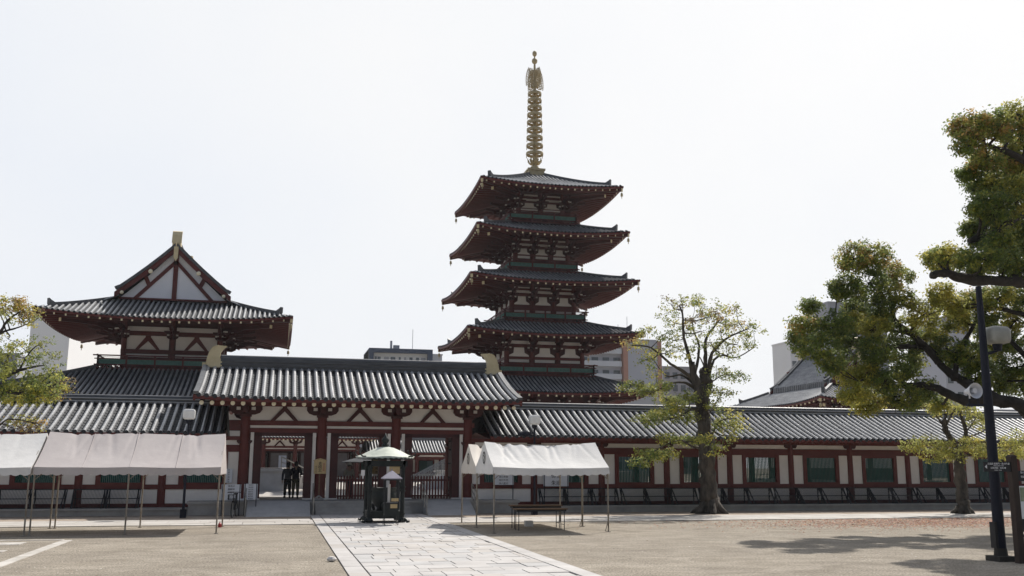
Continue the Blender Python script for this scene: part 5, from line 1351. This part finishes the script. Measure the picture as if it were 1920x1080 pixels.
c2 = Z2(2.077, 1440, 560); YT2 = 40.2
L = lambda pts, ra, rb, dy=0: ([c2(x, y, YT2+dy*(i/max(1, len(pts)-1))) for i, (x, y) in enumerate(pts)], ra, rb)
b2 = (at(1807, 963, YT2).x, YT2, 0)
limbs = [([(b2[0], YT2, -.05), (b2[0], YT2, .4)]+[c2(x, y, YT2) for x, y in ((755, 760), (745, 680), (742, 620), (738, 570))], .31, .2), L([(738, 600), (715, 550), (692, 510), (690, 470)], .16, .12, -.3), L([(690, 500), (665, 470), (648, 445)], .07, .03, -.6), L([(690, 490), (690, 450), (685, 430)], .07, .03, .5), L([(695, 490), (720, 440), (740, 415)], .07, .03, .3),
 L([(742, 590), (765, 560), (770, 510), (755, 465), (748, 430)], .15, .06, .2), L([(770, 520), (800, 480), (820, 440)], .06, .02, .6), L([(745, 620), (800, 600), (860, 580), (930, 580)], .08, .02, -.8), L([(742, 610), (690, 590), (620, 580)], .07, .02, -.7), L([(775, 540), (830, 520), (860, 500)], .05, .02, .8)]
cl = []
Y1 = ['light', 'yellow', 'olive', 'light']
for (x, y) in [(600, 585), (640, 560), (690, 580), (740, 600), (800, 570), (850, 560), (900, 600), (930, 560), (960, 590), (990, 560), (640, 610), (700, 620), (730, 430), (800, 460), (830, 490), (560, 570), (700, 400), (860, 600), (920, 620), (970, 540), (640, 430), (780, 420), (820, 600), (1010, 600), (660, 590), (760, 560)]:
    cl.append((c2(x, y, YT2+random.uniform(-1.3, .8)), (.60, .55, .34), Y1, .52))
tree('young_tree', 'smaller yellow-green tree behind the tall lamp post at the right', b2, limbs, cl, 22, leaf=.115, tips=28, per=32, spread=.11, flare=.3)

# the large tree whose trunk stands outside the right edge
A = lambda pts, ra, rb: ([at(x, y, Y) for x, y, Y in pts], ra, rb)
bb = (26.0, 28.0, 0)
limbs = [([(26.0, 28, -.05), (26.0, 28, .6), (26.0, 28, 1.8), (25.9, 28, 3.2), (25.7, 27.9, 4.4), (25.8, 27.5, 6.4), (25.4, 26.8, 8.6), (25.0, 26.2, 10.8), (24.8, 25.8, 13)], .62, .22),
 ([(25.9, 28, 3.0), at(1950, 790, 28.2), at(1905, 757, 28.4), at(1850, 752, 28.8), at(1800, 748, 29.2), at(1750, 725, 29.8), at(1700, 722, 30.2), at(1640, 735, 30.5)], .32, .06),
 A([(1885, 757, 28.5), (1840, 735, 29), (1800, 712, 29.6), (1770, 690, 30), (1740, 655, 30.3), (1690, 650, 30.5), (1620, 650, 31), (1560, 630, 31)], .22, .05),
 A([(1760, 680, 30), (1725, 640, 30.2), (1690, 612, 30.4), (1676, 595, 30.4), (1671, 560, 30.5), (1655, 520, 30.5), (1640, 480, 30.5)], .14, .04), A([(1790, 712, 29.6), (1800, 660, 29.8), (1830, 600, 30), (1840, 570, 30)], .12, .04), A([(1700, 722, 30.2), (1660, 700, 29.9), (1610, 715, 29.7)], .07, .03), A([(1740, 655, 30.3), (1700, 625, 30.9), (1600, 610, 31.3)], .08, .03),
 ([(25.3, 27.2, 8.2), at(1985, 560, 26), at(1920, 529, 25.4), at(1868, 527, 25.2), at(1807, 523, 25), at(1778, 513, 24.9), at(1746, 516, 24.8)], .24, .11), ([(25.2, 26.6, 9.6), at(1930, 400, 25.6), at(1864, 437, 25.1), at(1818, 451, 24.9)], .18, .09), ([(24.9, 26.2, 11.5), at(1950, 320, 25.5), at(1892, 286, 25.1), at(1847, 272, 25)], .16, .07),
 ([(25.9, 28, 4.2), at(1960, 700, 28.5), at(1915, 660, 29), at(1880, 620, 29.4)], .2, .06), ([(25.7, 27.5, 6), at(1975, 610, 27), at(1900, 585, 28), at(1850, 572, 28.5)], .14, .05)]
D1 = ['deep', 'green', 'green', 'olive']; D2 = ['green', 'olive', 'light', 'yellow']; D3 = ['olive', 'green', 'green', 'olive', 'light', 'orange']; D4 = ['yellow', 'olive', 'light', 'yellow', 'olive', 'light']
cl = []
def C(x, y, r, cols, Y=30.2, dens=1.0, fl=.8): cl.append((at(x, y, Y+random.uniform(-.9, .9)), (r/57., r/57.*1.0, r/57.*fl), cols, dens))
for a in [(1600, 485, 36, D3), (1640, 478, 38, D3), (1585, 540, 34, D1), (1630, 530, 46, D1), (1675, 515, 38, D3), (1690, 560, 30, D2), (1650, 580, 32, D1), (1605, 575, 28, D1), (1570, 545, 22, D1),
          (1510, 610, 32, D3), (1500, 640, 26, D1), (1535, 650, 40, D1), (1565, 610, 34, D1), (1590, 650, 40, D1), (1605, 605, 30, D4), (1640, 615, 34, D4), (1640, 660, 40, D1), (1690, 620, 40, D1), (1700, 665, 40, D1), (1730, 590, 36, D4), (1745, 630, 40, D2), (1775, 570, 36, D3), (1800, 600, 34, D2), (1780, 660, 40, D1), (1820, 670, 40, D1), (1840, 700, 36, D1), (1860, 650, 40, D2), (1900, 690, 40, D1), (1890, 640, 40, D1), (1905, 600, 30, D4), (1850, 615, 30, D1),
          (1595, 705, 24, D4), (1625, 700, 28, D4), (1600, 738, 30, D4), (1640, 745, 32, D2), (1660, 715, 30, D1), (1700, 745, 34, D1), (1735, 730, 30, D1), (1760, 760, 22, D2), (1620, 765, 20, D4), (1870, 715, 30, D1), (1910, 720, 34, D1), (1700, 690, 34, D1), (1560, 680, 26, D1), (1520, 575, 18, D1)]: C(*a)
for a in [(1805, 240, 24, D3), (1835, 232, 28, D3), (1870, 235, 32, D3), (1905, 215, 30, D4), (1915, 250, 40, D3), (1820, 268, 28, D3), (1850, 300, 30, D3), (1885, 300, 34, D3), (1918, 320, 40, D3), (1815, 325, 18, D1), (1840, 345, 28, D1), (1870, 350, 36, D2), (1905, 370, 44, D2), (1860, 390, 36, D1), (1835, 385, 20, D1), (1895, 420, 44, D1), (1850, 420, 28, D1), (1918, 460, 40, D1), (1875, 455, 30, D1), (1820, 430, 16, D1), (1835, 455, 12, D1)]: C(*a, Y=25.2, dens=1.15)
for a in [(1750, 482, 22, D2), (1780, 478, 26, D2), (1815, 488, 28, D1), (1850, 485, 32, D1), (1885, 490, 34, D1), (1915, 505, 34, D1), (1770, 500, 20, D2), (1830, 510, 18, D1)]: C(*a, Y=25.0, dens=1.0, fl=.6)
for a in [(1760, 550, 26, D4), (1790, 575, 30, D4), (1830, 560, 32, D3), (1870, 560, 36, D2), (1905, 555, 34, D1), (1850, 590, 30, D1)]: C(*a, Y=28.6)
for k in range(26):  # the part of the crown beyond the picture's edge
    cl.append(((random.uniform(28.5, 33), random.uniform(28.5, 34), random.uniform(8.5, 14.5)), (1.5, 1.5, 1.0), D1 if k % 3 else D2, .5))
for k in range(12): cl.append(((random.uniform(26.3, 29), random.uniform(24.8, 28), random.uniform(11.8, 14.5)), (1.2, 1.2, .9), D2 if k % 3 else D3, .6))
limbs += [([(25.7, 27.5, 6.2), (27.6, 28.8, 8.2), (29.5, 30.4, 10), (31.5, 32, 12)], .24, .07), ([(25.8, 27.8, 5), (28, 30, 7), (30, 32, 8.8)], .2, .06)]
tree('camphor_tree', 'large dense dark green tree reaching in from the right edge', bb, limbs, cl, 23, leaf=.105, tips=60, per=46, spread=.10, bark=BARKD, twig=.03)

# tree at the left edge
c3 = Z2(3.857, 0, 540); YL = 39.5
L = lambda pts, ra, rb, dy=0: ([c3(x, y, YL+dy*(i/max(1, len(pts)-1))) for i, (x, y) in enumerate(pts)], ra, rb)
b3 = (-12.9, YL, 0)
limbs = [([(-12.9, YL, -.05), (-12.9, YL, .6), (-12.8, YL, 2.4), (-12.7, YL, 3.8), c3(-260, 700, YL), c3(-180, 500, YL), c3(-120, 330, YL)], .34, .12), L([(-170, 480), (-60, 380), (0, 320), (60, 230), (150, 170)], .12, .025, -.6), L([(-40, 350), (40, 310), (120, 290), (220, 250)], .06, .02, .5),
 L([(-220, 640), (-60, 640), (60, 630), (130, 600), (240, 570), (320, 560)], .14, .02, -.5), L([(40, 630), (60, 490), (100, 440), (140, 400)], .05, .015, .5), L([(140, 600), (190, 500), (250, 430), (300, 410)], .045, .012, .3), L([(-240, 720), (-60, 700), (100, 760), (250, 740), (400, 700)], .12, .025, -.6), L([(200, 745), (330, 660), (400, 590)], .04, .012, .4), L([(-250, 900), (-120, 980), (-20, 1000), (60, 950), (200, 965), (300, 990)], .07, .012, -.8)]
cl = []
for (x, y, co, d) in [(40, 120, G3, .6), (100, 110, G3, .6), (160, 130, G3, .8), (210, 160, G3, .9), (220, 215, G3, .6), (130, 180, G2, .4), (60, 200, G2, .35), (20, 150, G3, .6), (245, 240, G2, .3), (-30, 130, G3, .6), (60, 370, G2, .35), (120, 390, G2, .4), (200, 430, G2, .35), (290, 400, G1, .3), (340, 470, G1, .35), (280, 520, G1, .3), (170, 500, G1, .4), (60, 480, G1, .5), (20, 440, G1, .5), (30, 560, G1, .8), (90, 590, G1, .5), (30, 620, G1, .7), (210, 530, G1, .4),
      (260, 650, G1, .6), (330, 640, G1, .6), (400, 580, G1, .35), (400, 660, G2, .5), (450, 690, G3, .7), (360, 720, G1, 1), (300, 720, G1, 1), (220, 700, G1, 1), (140, 740, G1, 1), (60, 740, G1, 1.1), (200, 780, G2, 1), (280, 800, G2, .8), (400, 780, G3, .5), (20, 770, G1, 1.1), (100, 790, G2, 1), (340, 780, G2, .6), (150, 970, G3, .5), (260, 980, G3, .4), (210, 1010, G3, .4), (60, 960, G3, .3), (-20, 700, G1, 1)]:
    cl.append((c3(x, y, YL+random.uniform(-.9, .9)), (.46, .5, .30), co, d))
tree('young_tree', 'thin-branched tree reaching in from the left edge above the gallery roof', b3, limbs, cl, 24, leaf=.105, tips=26, per=24, spread=.10, bark=BARKD)
# trees beyond the court
for k, (x, y, h, lb) in enumerate([(14.5, 126, 6.6, 'round green tree beyond the far gallery, seen through the right bay'), (62, 84, 7.6, 'dark green tree behind the gallery roof, under the big tree at the right')]):
    lm = [([(x, y, 0), (x+.2, y, h*.4), (x, y, h*.8)], .3, .08)]
    cl = [((x+random.uniform(-2, 2), y+random.uniform(-2, 2), h+random.uniform(-1.3, 1.0)), (1.3, 1.3, .9), D2 if k == 0 else D1, .8) for _ in range(9)]
    tree('round_tree', lb, (x, y, 0), lm, cl, 40+k, leaf=.28, tips=20, per=14, spread=.3, bark=BARKD)

# fallen leaves and grit
rg = np.random.default_rng(7); n = 11000
x = rg.normal(26, 4.6, n); y = rg.normal(34.6, 1.9, n); ok = (y < 37.2)&(y > 24); x, y = x[ok], y[ok]
C_ = np.array([[.36, .13, .07], [.28, .10, .05], [.42, .24, .12], [.20, .08, .05]])[rg.integers(0, 4, len(x))]
fl = leaf_object('fallen_leaves', np.stack([x, y, np.full(len(x), .014)], 1), C_, .10, None, 8, flat=True); fl['kind'] = 'stuff'
n = 2600; x = rg.uniform(-14, 34, n); y = 21+16*rg.random(n)**1.3; C_ = np.array([[.05, .04, .03], [.10, .07, .05], [.5, .47, .43], [.20, .12, .07]])[rg.integers(0, 4, n)]
ok = ~((x > 1.4)&(x < 6.5)); fl = leaf_object('scattered_grit', np.stack([x, y, np.full(n, .012)], 1)[ok], C_[ok], .05, None, 9, flat=True); fl['kind'] = 'stuff'

# ------------------------------------------------------------------ buildings beyond
NAVY = mat('navy_cladding', (.03, .05, .095), .6, var=.08, scale=.2); PALE = mat('pale_render', (.62, .62, .62), .8, var=.05, scale=.1); GREYB = mat('grey_render', (.30, .31, .34), .8, var=.06, scale=.1); LG = mat('light_grey_render', (.42, .43, .47), .8, var=.05, scale=.1); SALM = mat('salmon_tile', (.42, .22, .16), .8, var=.05); BALC = mat('balcony_white', (.55, .56, .58), .7, var=.06, scale=.3)
def far(pxl, pxr, pyt, Y):
    a = at(pxl, pyt, Y); b = at(pxr, pyt, Y); return a.x, b.x, max(a.z, b.z)
x0, x1, z = far(692, 811, 656, 250); W = x1-x0
g = thing('office_building', 'low dark blue office block with a recessed glazed top floor, behind the gate roof', 'building', ((x0+x1)/2, 250, 0), 0)
mb = MB(); mb.box(-W/2, W/2, .8, 16, 0, z-.2); part('wall', mb, PALE, g)
mb = MB(); mb.box(-W/2, W/2, -.5, 16.2, z-1.1, z); mb.box(-W/2, -W/2+1.2, -.5, 16.2, 0, z-1.1); mb.box(W/2-1.3, W/2, -.5, 16.2, 0, z-1.1); mb.box(-W/2, W/2, -.5, 1, 0, z-5.6); part('frame', mb, NAVY, g)
random.seed(2); xx = -W/2+1.6
while xx < W/2-1.9:
    w_ = random.choice((.5, .8, 1.2)); part('window', MB().box(xx, min(xx+w_, W/2-1.4), .7, .82, z-5.0, z-2.1), random.choice((GLASS, GREYB, GLASS)), g); xx += w_+random.choice((.2, .5, .9))
mb = MB(); mb.cyl(-W/2+6, 3, z, z+2.4, .3, n=6); mb.box(-W/2+6.6, -W/2+8.2, 3, 4, z, z+1.3); part('roof_plant', mb, GREYB, g)
a = at(780, 612, 250); part('antenna', MB().cyl(a.x-(x0+x1)/2, 6, z, a.z, .07, n=5), GREYB, g)
x0, x1, z = far(812, 829, 664, 262); block('office_building', 'narrow pale office block half hidden behind the pagoda eave', ((x0+x1)/2, 262, 0), x1-x0, 8, z-.4, PALE, 6, 2)
# apartment slab behind the pagoda
x0, x1, z = far(1085, 1167, 640, 215)
g = thing('apartment_building', 'pale apartment slab with balconies and a salmon corner stripe, behind the pagoda', 'building', (x1, 215, 0), 0); W = x1-x0
part('wall', MB().box(-W, 0, 1.2, 12, 0, z), LG, g)
for r in range(9):
    zz = z-3*(r+1)
    part('balcony', MB().box(-W, -.3, -.2, 1.2, zz, zz+1.25), BALC, g)
    for c in range(4): part('window', MB().box(-W+.8+c*W/4, -W+.8+c*W/4+1.6, 1.1, 1.22, zz+.1, zz+2.2), GLASS, g)
part('corner_stripe', MB().box(0, 1.1, -.6, 12, 0, z+.3), SALM, g); part('end_wall', MB().box(1.1, 8.6, -.4, 12, 0, z+.6), LG, g); part('corner_stripe', MB().box(8.6, 9.6, -.6, 12, 0, z+.3), SALM, g)
for px, py in ((1172, 603), (1189, 588)):
    a = at(px, py, 215); part('antenna', MB().cyl(a.x-x1, 5, z, a.z, .06, n=5), GREYB, g)
for nm, lb, pl, pr, pt, Y, m_, r, c in (('office_building', 'grey building behind the open-crowned tree, lower than the apartment slab', 1243, 1302, 688, 235, GREYB, 8, 4), ('office_building', 'pale low building behind the right side of the pagoda base', 1150, 1245, 748, 190, LG, 5, 6),
    ('apartment_building', 'grey tower behind the big tree, its roof showing above the leaves', 1553, 1660, 570, 210, GREYB, 12, 6), ('apartment_building', 'white slab just left of the south gate roof, behind leaves', 1481, 1520, 640, 240, PALE, 9, 3), ('apartment_building', 'pale building behind the leaves left of the tall lamp post', 1765, 1815, 596, 180, LG, 9, 3), ('low_building', 'grey low building behind the gallery at the right edge', 1870, 1990, 770, 120, GREYB, 3, 6), ('office_building', 'dark grey building behind the tree at the left edge', -60, 34, 662, 170, GREYB, 6, 5)):
    x0, x1, z = far(pl, pr, pt, Y); block(nm, lb, ((x0+x1)/2, Y, 0), x1-x0, 10, z-.4, m_, r, c)
a = at(165, 612, 330); tw_ = block('apartment_building', 'very pale tower behind the left end of the temple hall', (a.x+3.5, 330, 0), 40, 12, a.z, mat('haze_pale_cladding', (.86, .86, .86), .6, var=.02), 0, 0, rz=math.radians(76))  # distance haze painted in as near-white walls, turned to catch the sun
mb = MB(); mb.lathe([(.02, 0), (.10, .02), (.12, .06), (.07, .11), (.01, .12)], n=9, sy=.7); single('pale_stone', mb, STONEL, 'small pale stone lying in the gravel left of the stone path', 'stone', (at(622, 1040, 23.2).x, 23.2, 0))
x0, x1, z = far(380, 900, 838, 150); block('low_building', 'low dark building beyond the far gallery, seen through the gate bays', ((x0+x1)/2, 150, 0), x1-x0+40, 10, 7.5, mat('brown_render', (.07, .055, .05), .8, scale=.4, col2=(.14, .12, .11)), 2, 22, ww=.3, wh=.6, win=LG)
# thin spring haze over the whole place
hm = bpy.data.materials.new('haze'); hm.use_nodes = True; n = hm.node_tree; n.nodes.clear()
o = n.nodes.new('ShaderNodeOutputMaterial'); v = n.nodes.new('ShaderNodeVolumePrincipled'); v.inputs['Color'].default_value = (.92, .94, .97, 1); v.inputs['Density'].default_value = .00016; v.inputs['Anisotropy'].default_value = .3
n.links.new(v.outputs[0], o.inputs['Volume'])
hz = part('haze', MB().box(-620, 720, -80, 720, -1.2, 62), hm); hz['kind'] = 'stuff'
